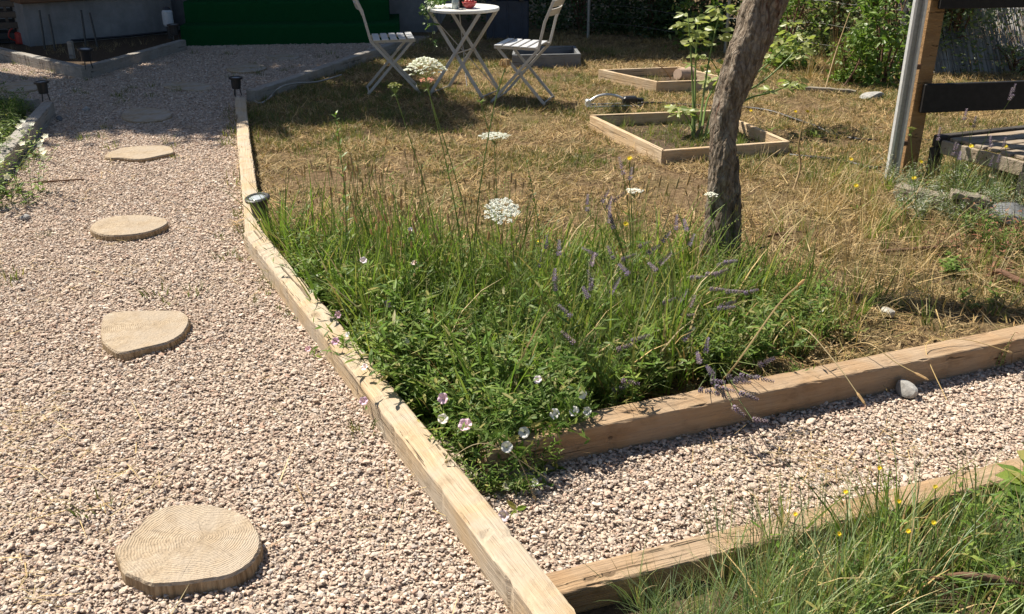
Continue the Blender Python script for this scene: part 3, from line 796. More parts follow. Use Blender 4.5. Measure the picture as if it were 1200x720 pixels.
# ------------------------------------------------------------------ house
FY = 12.55
hs = thing("house", "grey rendered house behind the green stairs, in deep shadow", "house", (-5.6, FY, 0))
HX0, HX1, HH = -8.0, 4.62, 4.95      # local x extents
mb = MB()
cy = 3.0
door_x0, door_x1 = 1.85, 3.0
for x0, x1, z0, z1 in ((HX0, door_x0, 0, HH), (door_x1, HX1, 0, HH), (door_x0, door_x1, 2.75, HH), (door_x0, door_x1, 0, .72)):
    mb.box(((x0 + x1) / 2, .12, (z0 + z1) / 2), (x1 - x0 - .001, .24, z1 - z0 - .001))
mb.box(((HX0 + HX1) / 2, 6.0, HH / 2), (HX1 - HX0, .24, HH)); mb.box((HX1 - .12, 3.06, HH / 2), (.24, 5.63, HH - .002)); mb.box((HX0 + .12, 3.06, HH / 2), (.24, 5.63, HH - .002))
mb.obj("wall", M['render'], hs)
mb = MB()
x0, x1 = HX0 - .35, HX1 + .25
mb.add([(x0, -.2, HH - .05), (x1, -.2, HH - .05), (x1, 3.06, HH + 1.1), (x0, 3.06, HH + 1.1), (x1, 6.5, HH - .05), (x0, 6.5, HH - .05),
        (x0, -.2, HH + .1), (x1, -.2, HH + .1), (x1, 3.06, HH + 1.27), (x0, 3.06, HH + 1.27), (x1, 6.5, HH + .1), (x0, 6.5, HH + .1)],
       [(0, 1, 2, 3), (3, 2, 4, 5), (6, 9, 8, 7), (9, 11, 10, 8), (0, 6, 7, 1), (5, 4, 10, 11), (0, 3, 9, 6), (3, 5, 11, 9), (1, 7, 8, 2), (2, 8, 10, 4)])
mb.obj("roof", M['terracotta'], hs)
mb = MB(); mb.box(((door_x0 + door_x1) / 2, .17, 1.735), (door_x1 - door_x0 - .004, .06, 2.02)); dr = mb.obj("door", M['windowglass'], hs)
mb = MB(); mb.tube([(door_x1 - .12, .12, 1.65), (door_x1 - .12, .09, 1.65), (door_x1 - .24, .09, 1.65)], .01, 6); mb.obj("handle", M['galv'], dr)

# terrace plinth
T0, T1 = P(36, 58), P(206, 42)
T1 = V((T1.x, T1.y, 0)); d = (T1 - T0); az = math.atan2(d.y, d.x); L = d.length
tr = thing("terrace_wall", "low stained grey rendered terrace wall with brown edging above the house flower bed", "wall", T0, az)
mb = MB(); mb.box((L / 2, .2, .25), (L, .4, .5), None, 0, .006); mb.obj("wall", M['render'], tr)
mb = MB(); mb.box((L / 2, .18, .545), (L + .06, .5, .085), None, 0, .008); mb.obj("coping", M['brown'], tr)
mb = MB(); mb.box((L / 2, .40, .84), (L + .02, .06, .5)); mb.obj("fascia", M['brown'], tr)
mb = MB(); mb.tube([(.45, -.03, .06), (L * .6, -.035, .055), (L + .05, -.03, .06)], .014, 6); mb.obj("drain_pipe", M['blackplastic'], tr)
mb = MB(); mb.tube([(.0, -.02, .52), (L, -.02, .52)], .008, 6)
for i in range(7): mb.box((.2 + i * (L - .3) / 6, -.022, .535), (.018, .018, .03))
mb.obj("cable_run", M['blackplastic'], tr)
# stakes leaning on it
for i, (xb, yb, xt, yt) in enumerate(((53, 62, 46, 12), (65, 63, 57, 17), (101, 58, 95, 12), (115, 60, 105, 15))):
    a = P(xb, yb); b = Q(xt, yt, a.y + .08)
    mb = MB(); mb.tube([a, a.lerp(b, .5) + V((.004, 0, 0)), b], .011, 6)
    tag(mb.obj("garden_stake", M['blackplastic']), ["thin black stake leaning on the terrace wall, leftmost of four", "thin black stake, second from the left on the terrace wall", "thin black stake, third from the left on the terrace wall", "thin black stake on the terrace wall nearest the green stairs"][i], "stake", "black stakes leaning on the terrace wall")
# green stairs
s0, s1 = P(214, 55.5), P(469, 51.5)
d = (s1 - s0); az = math.atan2(d.y, d.x); L = d.length
st = thing("stairs", "wide steps covered in dark green artificial turf", "stairs", s0, az)
for k in range(3):
    mb = MB(); h = .235 * (k + 1); y0 = .33 * k
    x0, x1 = (0.0, L) if k == 0 else (.0, L - .12)
    n = 30; r = random.Random(k); vs = []
    b = .03
    prof = [(y0, 0), (y0, h - b), (y0 + b * .3, h - b * .3), (y0 + b, h), (1.0, h), (1.0, 0)]
    for i in range(n + 1):
        x = x0 + (x1 - x0) * i / n
        for (py, pz) in prof: vs.append((x, py + r.uniform(-.006, .006), pz + (r.uniform(-.004, .004) if pz > 0 else 0)))
    m = len(prof); fs = [tuple(range(m)), tuple(range(n * m + m - 1, n * m - 1, -1))]
    for i in range(n):
        for j in range(m):
            q = (j + 1) % m; fs.append((i * m + j, i * m + m + j, i * m + m + q, i * m + q))
    mb.add(vs, fs); mb.obj("step", M['carpet'], st)
# small pale jar and objects by the wall
lt = thing("lantern", "small white lantern on the end of the house flower bed", "lantern", P(202, 47, .1) + V((-.06, .12, .14)))
mb = MB(); mb.lathe([(.05, 0), (.06, .02), (.06, .16), (.045, .18)], 14); mb.obj("glass", M['lens'], lt)
mb = MB(); mb.lathe([(.05, .18), (.03, .21), (.008, .215)], 14); mb.obj("cap", M['blackplastic'], lt)
mb = MB(); mb.lathe([(.03, -.14), (.03, -.004), (.05, 0)], 10); mb.obj("pole", M['blackplastic'], lt)
# dark crates at the left
cr = thing("plastic_crate", "black slatted crate beside the terrace wall in the top left corner", "crate", P(8, 56) + V((-.02, .25, 0)), R(15))
mb = MB(); mb.box((0, 0, .05), (.5, .36, .02)); mb.obj("base", M['blackplastic'], cr)
for s in (-1, 1):
    mb = MB()
    for z in (.12, .24, .36, .48): mb.box((0, s * .18, z), (.5, .02, .07), None, 0, .004)
    for x in (-.24, 0, .24): mb.box((x, s * .166, .28), (.03, .01, .5))
    mb.obj("side", M['blackplastic'], cr)
    mb = MB()
    for z in (.12, .24, .36, .48): mb.box((s * .26, 0, z), (.018, .33, .07), None, 0, .004)
    mb.obj("end", M['blackplastic'], cr)
rb = thing("watering_can", "small red watering can on the soil beside the terrace wall", "watering can", P(36, 53) + V((-.05, -.08, .03)), R(30))
mb = MB(); mb.lathe([(.07, 0), (.075, .01), (.07, .12), (.055, .13)], 16); mb.obj("body", M['redthing'], rb)
mb = MB(); mb.tube([(.06, 0, .03), (.15, 0, .11), (.19, 0, .15)], [.016, .011, .014], 8); mb.obj("spout", M['redthing'], rb)
mb = MB(); mb.tube(smooth_path([(-.06, 0, .03), (-.13, 0, .08), (-.1, 0, .16), (0, 0, .19), (.04, 0, .13)], 4), .008, 6); mb.obj("handle", M['redthing'], rb)
sp_ = thing("wooden_peg", "short grey wooden peg standing in the house flower bed", "peg", P(86, 72))
mb = MB(); mb.box((0, 0, .1), (.05, .05, .22), None, 0, .006); mb.obj("peg", M['beam_grey'], sp_)

# ------------------------------------------------------------------ oscillating sprinkler and hose
s0, s1 = P(686, 126, .03), P(752, 124, .03)
d = s1 - s0; az = math.atan2(d.y, d.x); L = d.length
sk = thing("sprinkler", "silver arched lawn sprinkler between the two raised beds", "sprinkler", s0, az)
mb = MB(); mb.tube([(.0, -.05, .012), (L, -.05, .012)], .007, 6); mb.tube([(.0, .05, .012), (L, .05, .012)], .007, 6); mb.tube([(.03, -.05, .012), (.03, .05, .012)], .007, 6); mb.tube([(L * .9, -.05, .012), (L * .9, .05, .012)], .007, 6); mb.obj("sled", M['silverplastic'], sk)
mb = MB(); mb.tube(smooth_path([(.03, 0, .045), (L * .2, 0, .085), (L * .36, 0, .098), (L * .55, 0, .085), (L * .68, 0, .055)], 6), .0105, 8); mb.obj("spray_arc", M['silverplastic'], sk, smooth=True)
mb = MB(); mb.box((.02, 0, .035), (.04, .06, .06), None, 0, .008); mb.obj("end_cap", M['silverplastic'], sk)
mb = MB(); mb.box((L * .78, 0, .045), (.12, .075, .07), None, 0, .012); mb.tube([(L * .86, 0, .05), (L * 1.02, 0, .045)], .018, 10); mb.obj("motor", M['blackplastic'], sk)
hp = [P(752, 121, .07), P(770, 121, .05), P(787, 122, .045), P(819, 124, .05), P(845, 125, .05), P(870, 126, .045), P(901, 130, .05), P(932, 140, .045), P(955, 148, .05), P(973, 156, .04), P(1003, 163, .05), P(1042, 165, .045), P(1075, 164, .05), P(1130, 170, .04)]
mb = MB(); mb.tube(smooth_path(hp, 8), .0105, 8); tag(mb.obj("garden_hose", M['hose'], smooth=True), "black hose running from the sprinkler across the lawn to the black board fence", "hose")
mb = MB(); mb.tube(smooth_path([P(925, 182, .04), P(945, 184, .05), P(973, 187, .05), P(1000, 192, .04), P(1022, 197, .05), P(1040, 196, .03)], 8), .012, 8)
tag(mb.obj("irrigation_pipe", M['hose'], smooth=True), "short black pipe on the dry grass right of the nearer raised bed", "pipe")

# ------------------------------------------------------------------ board fence at right: post, rails, black boards
fb = P(1064, 212); fr = thing("board_fence", "brown post with shiny metal rail and two black boards at the right edge", "fence", fb)
def loc(p): return V(p) - V(fb)
rec = V((.985, .17, 0)).normalized()          # along the boards
nrm = V((.17, -.985, 0)).normalized()         # towards the camera
Mr = Matrix((rec, -nrm, V((0, 0, 1)))).transposed()
mb = MB(); ob = mb
mb.box(V((-.02, .02, .80)), (.095, .095, 1.62), Mr, 0, .006)
po = mb.obj("post", M['post'], fr)
po.data.transform(Matrix.Translation((0, 0, 0)))
for zc, hh, x0 in ((.515, .168, -.035), (1.12, .20, -.03)):
    mb = MB(); c = rec * (x0 + .36) + nrm * .052 + V((0, 0, zc))
    mb.box(c, (.72, .03, hh), Mr, 0, .004); mb.obj("board", M['blackboard'], fr)
ch_ = loc(P(1043, 217)); tl = V((.0, 0, 0))
mb = MB()
for dx in (-.030, .030):
    mb.box(ch_ + rec * dx + V((0, 0, .79)), (.017, .034, 1.62), Mr, 0, .006)
rail = mb.obj("metal_rail", M['galv'], fr)
mb = MB(); mb.box(ch_ - nrm * .012 + V((0, 0, .79)), (.0405, .006, 1.60), Mr, 0); mb.obj("rail_web", M['galvdull'], rail)
for z in (.25, .7, 1.1):
    mb = MB(); mb.box(ch_ + rec * .055 + nrm * -.02 + V((0, 0, z)), (.05, .02, .03), Mr, 0, .003); mb.obj("bracket", M['stick'], fr)
mb = MB(); e_ = rec * .70 + nrm * .07
mb.tube(smooth_path([e_ + V((0, 0, .68)), e_ + V((.012, -.01, .6)), e_ + V((-.015, 0, .47)), e_ + V((.0, 0, .40))], 6), .0035, 5)
mb.tube(smooth_path([e_ + V((.02, 0, .68)), e_ + V((.03, -.01, .58)), e_ + V((.01, 0, .45))], 6), .003, 5); mb.obj("cord", M['wire'], fr)

# low slatted wooden bench / pallet table
pb = [P(1097, 163, .26), P(1104, 178, .26), P(1235, 150, .26), P(1225, 178, .26)]
pl0 = P(1091, 216); pt = thing("pallet_table", "low weathered slatted wooden table with dark frame under the black board", "pallet table", pl0)
u = V((.93, .36, 0)).normalized(); v = V((.42, -.9, 0)).normalized()   # u away to the right, v toward the viewer right
o_ = V((-.01, .02, 0)); H_ = .27; LU, LV = .95, .62
Mu = Matrix((u, V((0, 0, 1)).cross(u), V((0, 0, 1)))).transposed(); Mv = Matrix((v, V((0, 0, 1)).cross(v), V((0, 0, 1)))).transposed()
mb = MB(); mb.box(o_ + u * LU / 2 + V((0, 0, H_ - .01)), (LU, .05, .07), Mu, 0, .004); mb.obj("frame_rail", M['palletdark'], pt)
mb = MB(); mb.box(o_ + u * (LU / 2 + .03) + v * LV + V((0, 0, H_ - .03)), (LU - .03, .05, .07), Mu, 0, .004); mb.obj("frame_rail", M['palletdark'], pt)
mb = MB(); mb.box(o_ + v * (LV / 2 + .01) + u * .012 + V((0, 0, H_ - .035)), (LV - .06, .024, .08), Mv, 0, .004); mb.obj("end_board", M['pallet'], pt)
for i in range(6):
    mb = MB(); mb.box(o_ + u * (LU / 2) + v * (.10 + i * .088) + V((0, 0, H_ + .012 + .003 * (i % 2))), (LU - .06, .066, .02), Mu, 0, .004); mb.obj("slat", M['pallet'], pt)
for a in (.02, LU - .04):
    for b in (.0, LV):
        mb = MB(); mb.box(o_ + u * a + v * b + V((0, 0, (H_ - .05) / 2)), (.06, .055, H_ - .05), Mu, 0, .004); mb.obj("leg", M['palletdark'], pt)

# bleached planks, slate, rocks and branches
def rock(loc, s, mat, label, cat="rock", name="rock", seed=0, flat=.6):
    import bmesh
    r = random.Random(seed); bm = bmesh.new(); bmesh.ops.create_icosphere(bm, subdivisions=3, radius=1)
    dirs = [V((r.gauss(0, 1), r.gauss(0, 1), r.gauss(0, 1))).normalized() for _ in range(10)]; ds = [r.uniform(.55, .9) for _ in dirs]
    for vtx in bm.verts:
        for d_, k in zip(dirs, ds):
            q = vtx.co.dot(d_)
            if q > k: vtx.co -= d_ * (q - k) * .85
        vtx.co *= r.uniform(.985, 1.015)
    me = bpy.data.meshes.new(name); bmesh.ops.scale(bm, vec=(s[0], s[1], s[2]), verts=bm.verts); bm.to_mesh(me); bm.free(); me.materials.append(mat)
    o = bpy.data.objects.new(name, me); COL.objects.link(o); o.location = loc; o.rotation_euler = (0, 0, r.uniform(0, 6)); return tag(o, label, cat)
rock(P(1063, 456, .035), (.042, .035, .036), M['rock'], "grey stone against the brown timber at right", seed=1)
rock(P(966, 368, .05), (.026, .02, .017), M['rockpale'], "pale stone on the shadow edge inside the right corner of the lawn", seed=2)
rock(P(1041, 366, .05), (.04, .025, .02), M['rockpale'], "small white stone lying in the tree shadow near the right timber", seed=3)
rock(P(1187, 252, .07), (.15, .12, .055), M['slate'], "dark grey slate stone below the pallet table", seed=4)
rock(P(1022, 113, .05), (.15, .07, .04), M['rock'], "long pale stone at the foot of the bright green shrub", seed=5)
rock(P(29, 345 - 90, .02), (.03, .024, .018), M['rock'], "grey pebble on the gravel under the white flowers", seed=9)
rock(P(101, 128, .02), (.035, .03, .02), M['rock'], "grey stone on gravel near the left timber end", seed=6)
rock(P(70, 140, .02), (.03, .03, .028), M['slate'], "dark stone by the end of the left timber", seed=7)
def plank(p0, p1, w, h, mat, label, name="plank", cat="plank"):
    p0, p1 = V(p0), V(p1); d = p1 - p0; L = d.length
    mb = MB(); r = random.Random(len(label)); n = 10; vs = []
    for i in range(n + 1):
        ww = w * (1 + r.uniform(-.12, .12)); dz = r.uniform(-.006, .006)
        for a, b in ((-1, -1), (1, -1), (1, 1), (-1, 1)): vs.append((L * i / n, a * ww / 2 + r.uniform(-.004, .004), b * h / 2 + dz))
    fs = [(3, 2, 1, 0), tuple(n * 4 + k for k in range(4))]
    for i in range(n):
        for k in range(4):
            q = (k + 1) % 4; fs.append((i * 4 + k, i * 4 + q, i * 4 + 4 + q, i * 4 + 4 + k))
    mb.add(vs, fs)
    return tag(mb.obj(name, mat, loc=p0, rot=(0, -math.asin(d.z / L), math.atan2(d.y, d.x))), label, cat)
plank(P(1052, 222, .08), P(1150, 243, .09), .10, .05, M['drift'], "bleached split plank lying among weeds at the post foot")
plank(P(1115, 226, .15), P(1158, 236, .12), .09, .03, M['drift'], "short pale plank piece lying in front of the pallet table legs")
plank(P(1160, 246, .08), P(1230, 268, .07), .07, .04, M['drift'], "narrow bleached plank leading off the photo at right below the slate")
plank(P(1160, 212, .10), P(1182, 186, .22), .05, .02, M['pallet'], "loose wooden slat leaning against the pallet table")
plank(P(925, 102, .06), P(1003, 108, .05), .06, .03, M['drift'], "weathered plank lying on the lawn in front of the brambles")
def branch(pts, r0, r1, label, mat='stick', name="branch", cat="branch"):
    p = smooth_path(pts, 6); n = len(p); rr = [r0 + (r1 - r0) * i / (n - 1) for i in range(n)]
    rr = [x * ru(.88, 1.12) for x in rr]
    mb = MB(); mb.tube(p, rr, 8); return tag(mb.obj(name, M[mat], smooth=True), label, cat)
branch([P(1030, 295, .04), P(1060, 293, .05), P(1090, 291, .06), P(1122, 290, .05)], .008, .013, "straight brown stick on the bare soil left of the withered plant")
branch([P(1215, 338, .08), P(1190, 327, .09), P(1172, 318, .09), P(1160, 322, .05)], .017, .010, "thick brown branch at the right edge above the timber")
branch([P(1205, 690, .10), P(1180, 682, .14), P(1150, 676, .16), P(1120, 675, .15), P(1088, 680, .10)], .011, .007, "reddish brown stick across the lower right grass")
branch([P(888, 280, .05), P(915, 274, .06), P(945, 272, .05)], .009, .005, "dark stick on the dry grass right of the trunk foot")
branch([P(100, 330 - 120, .02), P(70, 212, .025), P(40, 214, .02)], .004, .006, "short dark twig on the gravel beside the white flowers")
branch([P(929, 225, .05), Q(938, 195, 5.3), Q(936, 170, 5.3), Q(942, 140, 5.32)], .007, .003, "bare pale twig standing upright beside the near raised bed corner", 'stalk', "dry_twig", "twig")
branch([P(880, 208, .05), Q(895, 190, 5.4), Q(915, 175, 5.4)], .005, .003, "bare twig leaning over the front board of the near raised bed", 'stalk', "dry_twig", "twig")
branch([P(786, 92, .05), Q(778, 81, 8.9), Q(766, 74, 8.85)], .006, .003, "thin twig leaning over the rear board of the far raised bed", 'stalk', "dry_twig", "twig")
# ------------------------------------------------------------------ plant pieces
def tuft(n, L, w, spread, t0, t1, mats_n=1, seg=4):
    mb = MB()
    for i_ in range(n):
        a = ru(0, 6.283); r = spread * math.sqrt(random.random())
        mb.blade((r * math.cos(a), r * math.sin(a), 0), a + ru(-.9, .9), L * ru(.55, 1.1), w * ru(.7, 1.2), ru(0, t0), ru(t0, t1), seg, (i_ % 9 == 0) * (mats_n > 1), ru(-.8, .8))
    return mb
def weed_mb(n_stem, H, L, W, lean=.7, dens=9, m=0, sm=1):
    mb = MB()
    for _ in range(n_stem):
        a = ru(0, 6.283); h = H * ru(.6, 1.1); ln = ru(.15, lean)
        top = V((math.cos(a) * ln * h, math.sin(a) * ln * h, h * (1 - .25 * ln)))
        pts = smooth_path([(0, 0, 0), V((top.x * .3, top.y * .3, top.z * .55)), top], 4)
        mb.tube(pts, [.0022 * (1 - .6 * i / (len(pts) - 1)) for i in range(len(pts))], 3, sm, False)
        for i in range(dens):
            t = (i + ru(.2, 1)) / dens; k = min(int(t * (len(pts) - 1)), len(pts) - 2); p = pts[k].lerp(pts[k + 1], t * (len(pts) - 1) - k)
            b = i * 2.4 + ru(-.5, .5); d = V((math.cos(b), math.sin(b), ru(-.1, .8)))
            mb.leaf(p, d, V((ru(-.3, .3), ru(-.3, .3), 1)), L * ru(.6, 1.2) * (1.1 - .45 * t), W * ru(.7, 1.2) * (1.1 - .45 * t), m, ru(0, .35))
    return mb
def timothy_mb(n, H):
    mb = MB()
    for _ in range(int(n * 3)):
        a = ru(0, 6.283); r = .05 * math.sqrt(random.random())
        mb.blade((r * math.cos(a), r * math.sin(a), 0), ru(0, 6.283), H * ru(.4, .85), ru(.004, .0065), ru(0, .25), ru(.3, 1.0), 4, 0, ru(-.8, .8))
    for _ in range(n):
        a = ru(0, 6.283); h = H * ru(.75, 1.1); ln = ru(.02, .22)
        top = V((math.cos(a) * ln * h, math.sin(a) * ln * h, h)); r = V((ru(-.04, .04), ru(-.04, .04), 0))
        pts = [r, r + V((top.x * .35, top.y * .35, h * .55)), r + top]
        mb.tube(pts, .0011, 3, 1, False)
        d = (pts[2] - pts[1]).normalized(); q = pts[2]; ln2 = ru(.025, .055)
        mb.tube([q, q + d * ln2 * .25, q + d * ln2 * .8, q + d * ln2], [.002, .0052, .0046, .001], 5, 2, False)
    return mb
def strawclump(n, L, flat, w=.0035):
    mb = MB()
    for _ in range(n):
        a = ru(0, 6.283); r = .085 * math.sqrt(random.random()); b = ru(0, 6.283)
        t = ru(flat, 1.62)
        mb.blade((r * math.cos(a), r * math.sin(a), ru(.001, .012)), b, L * ru(.4, 1.1), w * ru(.6, 1.2), t, t + ru(-.35, .45), 2, 0, ru(-1.2, 1.2))
    return mb
def meshes(f, k, name, mats): return [f().mesh(name, mats) for _ in range(k)]

S_timothy = source_set("timothy", meshes(lambda: timothy_mb(6, .52), 6, "timothy", [M['grass'], M['greenstem'], M['spike']]))
S_tall = source_set("tall grass", meshes(lambda: tuft(14, .36, .0088, .05, .3, 1.3, 2), 5, "tall grass", [M['grass'], M['straw']]))
S_weed = source_set("weeds", meshes(lambda: weed_mb(5, .27, .074, .0165, .9, 11), 6, "weeds", [M['leafy'], M['greenstem']]))
S_weedy = source_set("yellowing weeds", meshes(lambda: weed_mb(5, .20, .042, .019), 5, "yellowing weeds", [M['yellowgreen'], M['greenstem']]))
S_lav = source_set("lavender grass", meshes(lambda: tuft(28, .34, .0056, .04, .35, 1.45, 2), 5, "lavender grass", [M['lav'], M['yellowgreen']]))
S_blue = source_set("blue grass", meshes(lambda: tuft(30, .38, .0050, .05, .3, 1.5, 2, seg=5), 5, "blue grass", [M['blue'], M['straw']]))
S_straw = source_set("straw", meshes(lambda: strawclump(22, .095, 1.1, .0058), 6, "straw", [M['thatch']]) + meshes(lambda: strawclump(16, .07, .3, .0048), 3, "straw upright", [M['thatch']]))
S_lawn = source_set("lawn tuft", meshes(lambda: tuft(16, .055, .0048, .05, .5, 1.2, seg=2), 5, "lawn tuft", [M['lawngreen']]))
S_tallstraw = source_set("tall straw", meshes(lambda: tuft(12, .22, .0028, .05, .35, 1.5), 5, "tall straw", [M['straw']]))
S_litter = source_set("litter", meshes(lambda: strawclump(5, .11, 1.42, .0026), 6, "litter", [M['straw']]))
S_silver = source_set("silver weeds", meshes(lambda: weed_mb(6, .22, .035, .009, .8, 12), 4, "silver weeds", [M['silver'], M['greenstem']]))

def cover(name, poly, dens, coll, nvar, zf, smin, smax, label, cat, seed, keep=None, tilt=.12, lo=0, margin=200, zs=None):
    r = np.random.default_rng(seed); x, y = rand_pts(poly, dens, seed, margin)
    if keep is not None:
        k = r.random(len(x)) < keep(x, y); x, y = x[k], y[k]
    n = len(x); z = zf(x, y) if callable(zf) else np.full(n, zf)
    s = r.uniform(smin, smax, n)
    if zs is not None: s = s * zs(x, y)
    rot = np.stack([r.normal(0, tilt, n), r.normal(0, tilt, n), r.uniform(0, 6.283, n)], 1)
    print(name, n)
    return scatter(name, np.stack([x, y, z], 1), rot, np.stack([s, s, s], 1), r.integers(lo, nvar, n), coll, label, cat)
def wp(*pp): return [w2(P(x, y)) for x, y in pp]
ramp01 = lambda v, a, b: np.clip((v - a) / (b - a), 0, 1)

# wildflower patch, ground outlines (given where the plants root)
beamx = lambda y: np.interp(y, [271, 720], [308, 668])
patch = wp((318, 292), (345, 300), (420, 318), (520, 332), (640, 330), (760, 335), (860, 330), (955, 352), (1005, 400), (960, 424), (860, 446), (740, 477), (640, 502), (585, 520), (580, 556), (520, 545), (430, 430), (350, 330))
sand = wp((318, 280), (420, 298), (520, 320), (600, 345), (610, 400), (520, 425), (430, 385))
front = wp((350, 322), (420, 345), (520, 385), (640, 400), (690, 470), (640, 502), (585, 520), (580, 558), (520, 545), (430, 430), (340, 320))
mid = wp((560, 345), (760, 345), (790, 400), (740, 475), (640, 500), (590, 430))
right = wp((700, 345), (860, 335), (960, 355), (1015, 400), (960, 424), (860, 445), (740, 477), (680, 440))
dist_px = lambda x, y: to_px(x, y)
cover("meadow_grass", patch, 150, S_tall, 5, .03, .5, 1.35, "green grass growing through the wildflower patch", "grass", 21, lambda x, y: .45 + .55 * vnoise(x, y, 3, 21), zs=lambda x, y: 1.0 - .45 * ramp01(dist_px(x, y)[0], 760, 1000))
cover("seed_head_grass", sand, 66, S_timothy, 6, .03, .6, 1.0, "tall grass with tan seed spikes behind the front leaves", "grass", 22, lambda x, y: .25 + .75 * vnoise(x, y, 4, 22), .08)
cover("tall_green_grass", sand, 50, S_tall, 5, .03, .75, 1.25, "tall upright green grass behind the cup light", "grass", 48, lambda x, y: .2 + .8 * vnoise(x, y, 4, 48), .07)
cover("leafy_weeds", front, 250, S_weed, 6, .02, .5, 1.2, "dense glossy green leaves of bindweed at the front corner", "weeds", 23, zs=lambda x, y: .62 + .6 * vnoise(x, y, 7, 231))
cover("low_weeds", patch, 190, S_weed, 6, .02, .4, 1.15, "low green weeds under the meadow grass", "weeds", 24, lambda x, y: np.clip(1.7 * vnoise(x, y, 5, 241) - .3, .04, 1), zs=lambda x, y: (1 - .25 * ramp01(dist_px(x, y)[0], 720, 960)) * (.7 + .5 * vnoise(x, y, 6, 242)))
cover("lavender_foliage", mid, 120, S_lav, 5, .02, .65, 1.1, "fine grey green arching blades in the middle of the patch", "grass", 25)
cover("yellowing_weeds", right, 260, S_weedy, 5, .02, .5, 1.0, "yellow green low leaves right of the lavender", "weeds", 26, lambda x, y: np.clip(1.9 * vnoise(x, y, 5, 26) - .45, .03, 1))
edge = wp((300, 280), (330, 262), (420, 285), (560, 300), (720, 300), (860, 310), (985, 350), (1020, 400), (960, 400), (800, 350), (620, 345), (420, 320), (330, 305))
cover("patch_edge_grass", edge, 90, S_tall, 5, .03, .3, .7, "thin grass at the edge of the wildflower patch", "grass", 27, lambda x, y: .15 + .7 * vnoise(x, y, 4, 27))
cover("patch_edge_seed_grass", wp((420, 285), (640, 290), (860, 300), (940, 350), (880, 380), (640, 345), (430, 320)), 26, S_timothy, 5, .03, .35, .7, "sparse tan seed spikes at the back of the wildflower patch", "grass", 28, tilt=.15)

rim = [w2(A1 + (A2 - A1) * k + V((dx, 0, 0))) for k, dx in ((.02, .05), (.3, .05), (.62, .05))] + [w2(A1 + (A2 - A1) * k + V((dx, 0, 0))) for k, dx in ((.62, .16), (.3, .14), (.02, .12))]
cover("rim_weeds", rim, 330, S_weed, 6, .05, .35, .75, "leafy weeds spilling over the inner edge of the long timber", "weeds", 29, lambda x, y: .25 + .75 * vnoise(x, y, 5, 29), .45)
rimb = [w2(B0 + (B1 - B0) * k + V((0, dy, 0))) for k, dy in ((.0, .08), (.45, .08), (.45, .2), (.0, .22))]
cover("timber_rim_weeds", rimb, 220, S_weed, 6, .05, .35, .8, "leafy weeds and grass behind the brown timber", "weeds", 30, lambda x, y: .3 + .7 * vnoise(x, y, 5, 30), .4)

bd = (B1 - B0).normalized()
over = [w2(B0 + bd * k + V((0, dy, 0))) for k, dy in ((-.02, -.035), (.22, -.01), (.36, .06), (.36, .11), (-.02, .12))]
cover("overhanging_weeds", over, 1500, S_weed, 6, .075, .4, .85, "bindweed leaves hanging over the left end of the brown timber", "weeds", 49, lambda x, y: .25 + .6 * vnoise(x, y, 7, 49), .6)
low = [w2(B0 + bd * k + V((0, dy, 0))) for k, dy in ((-.02, -.16), (.2, -.13), (.2, -.07), (-.02, -.07))]
cover("timber_foot_weeds", low, 1000, S_weed, 6, .01, .3, .6, "bindweed leaves in front of the left end of the brown timber", "weeds", 50, lambda x, y: .3 + .6 * vnoise(x, y, 7, 50), .4)

# parched lawn
lawn_all = [w2(A1), w2(A0), w2(D0), w2(D1), w2(D2), (-.9, 12.3), (5.5, 12.3), (4.5, 3.4), w2(B1), w2(B0), w2(P(575, 520))]
def no_bed(x, y):
    k = np.ones(len(x))
    for b in (insA, insB): k[in_poly(x, y, [w2(p) for p in b])] = .25
    return k
lz = lambda x, y: lawn_z(x, y) + .002
scrub0 = wp((870, 215), (1060, 205), (1330, 230), (1330, 360), (1200, 375), (1010, 400), (930, 350), (860, 300))
cover("dry_grass", lawn_all, 300, S_straw, 9, lz, .6, 1.25, "dead straw coloured grass covering the lawn", "grass", 31, lambda x, y: np.clip(1.75 * vnoise(x, y, 2.3, 31) - .05 + .6 * (vnoise(x, y, 8, 311) - .5), .12, 1) * no_bed(x, y) * np.where(in_poly(x, y, scrub0), .6, 1), .1, 0, 120)
cover("lawn_grass", lawn_all, 260, S_lawn, 5, lz, .6, 1.2, "short green grass left in the parched lawn", "grass", 32, lambda x, y: np.clip(1.9 * vnoise(x, y, 1.3, 32) + .5 * (vnoise(x, y, 6, 33) - .5) - .62 + .25 * ramp01(-x, .2, 1.2), .03, 1), .15, 0, 120)
scrub = wp((870, 215), (1060, 205), (1330, 230), (1330, 360), (1200, 375), (1010, 400), (930, 350), (860, 300))
cover("tall_dry_grass", scrub, 80, S_tallstraw, 5, lz, .5, 1.5, "long bleached grass stems on the right of the tree", "grass", 34, lambda x, y: .2 + .8 * vnoise(x, y, 3, 34), .2)
cover("scrub_grass", scrub, 60, S_tall, 5, lz, .25, .6, "sparse green grass among the dry stems right of the tree", "grass", 35, lambda x, y: np.clip(1.6 * vnoise(x, y, 2.2, 35) - .45, 0, 1), .2)
cover("scrub_weeds", wp((1040, 225), (1330, 240), (1330, 330), (1120, 300), (1050, 270)), 46, S_weed, 6, lz, .3, .75, "green weeds around the bleached plank at right", "weeds", 36, lambda x, y: .3 + .7 * vnoise(x, y, 3, 36))
cover("silver_weeds", wp((1035, 218), (1150, 228), (1230, 262), (1140, 285), (1050, 262)), 130, S_silver, 4, lz, .5, 1.0, "pale grey green weeds at the foot of the metal rail", "weeds", 37)
cover("scrub_blue_grass", wp((1075, 205), (1230, 215), (1250, 275), (1120, 255)), 45, S_blue, 5, lz, .5, .9, "blue green grass below the pallet table", "grass", 38)
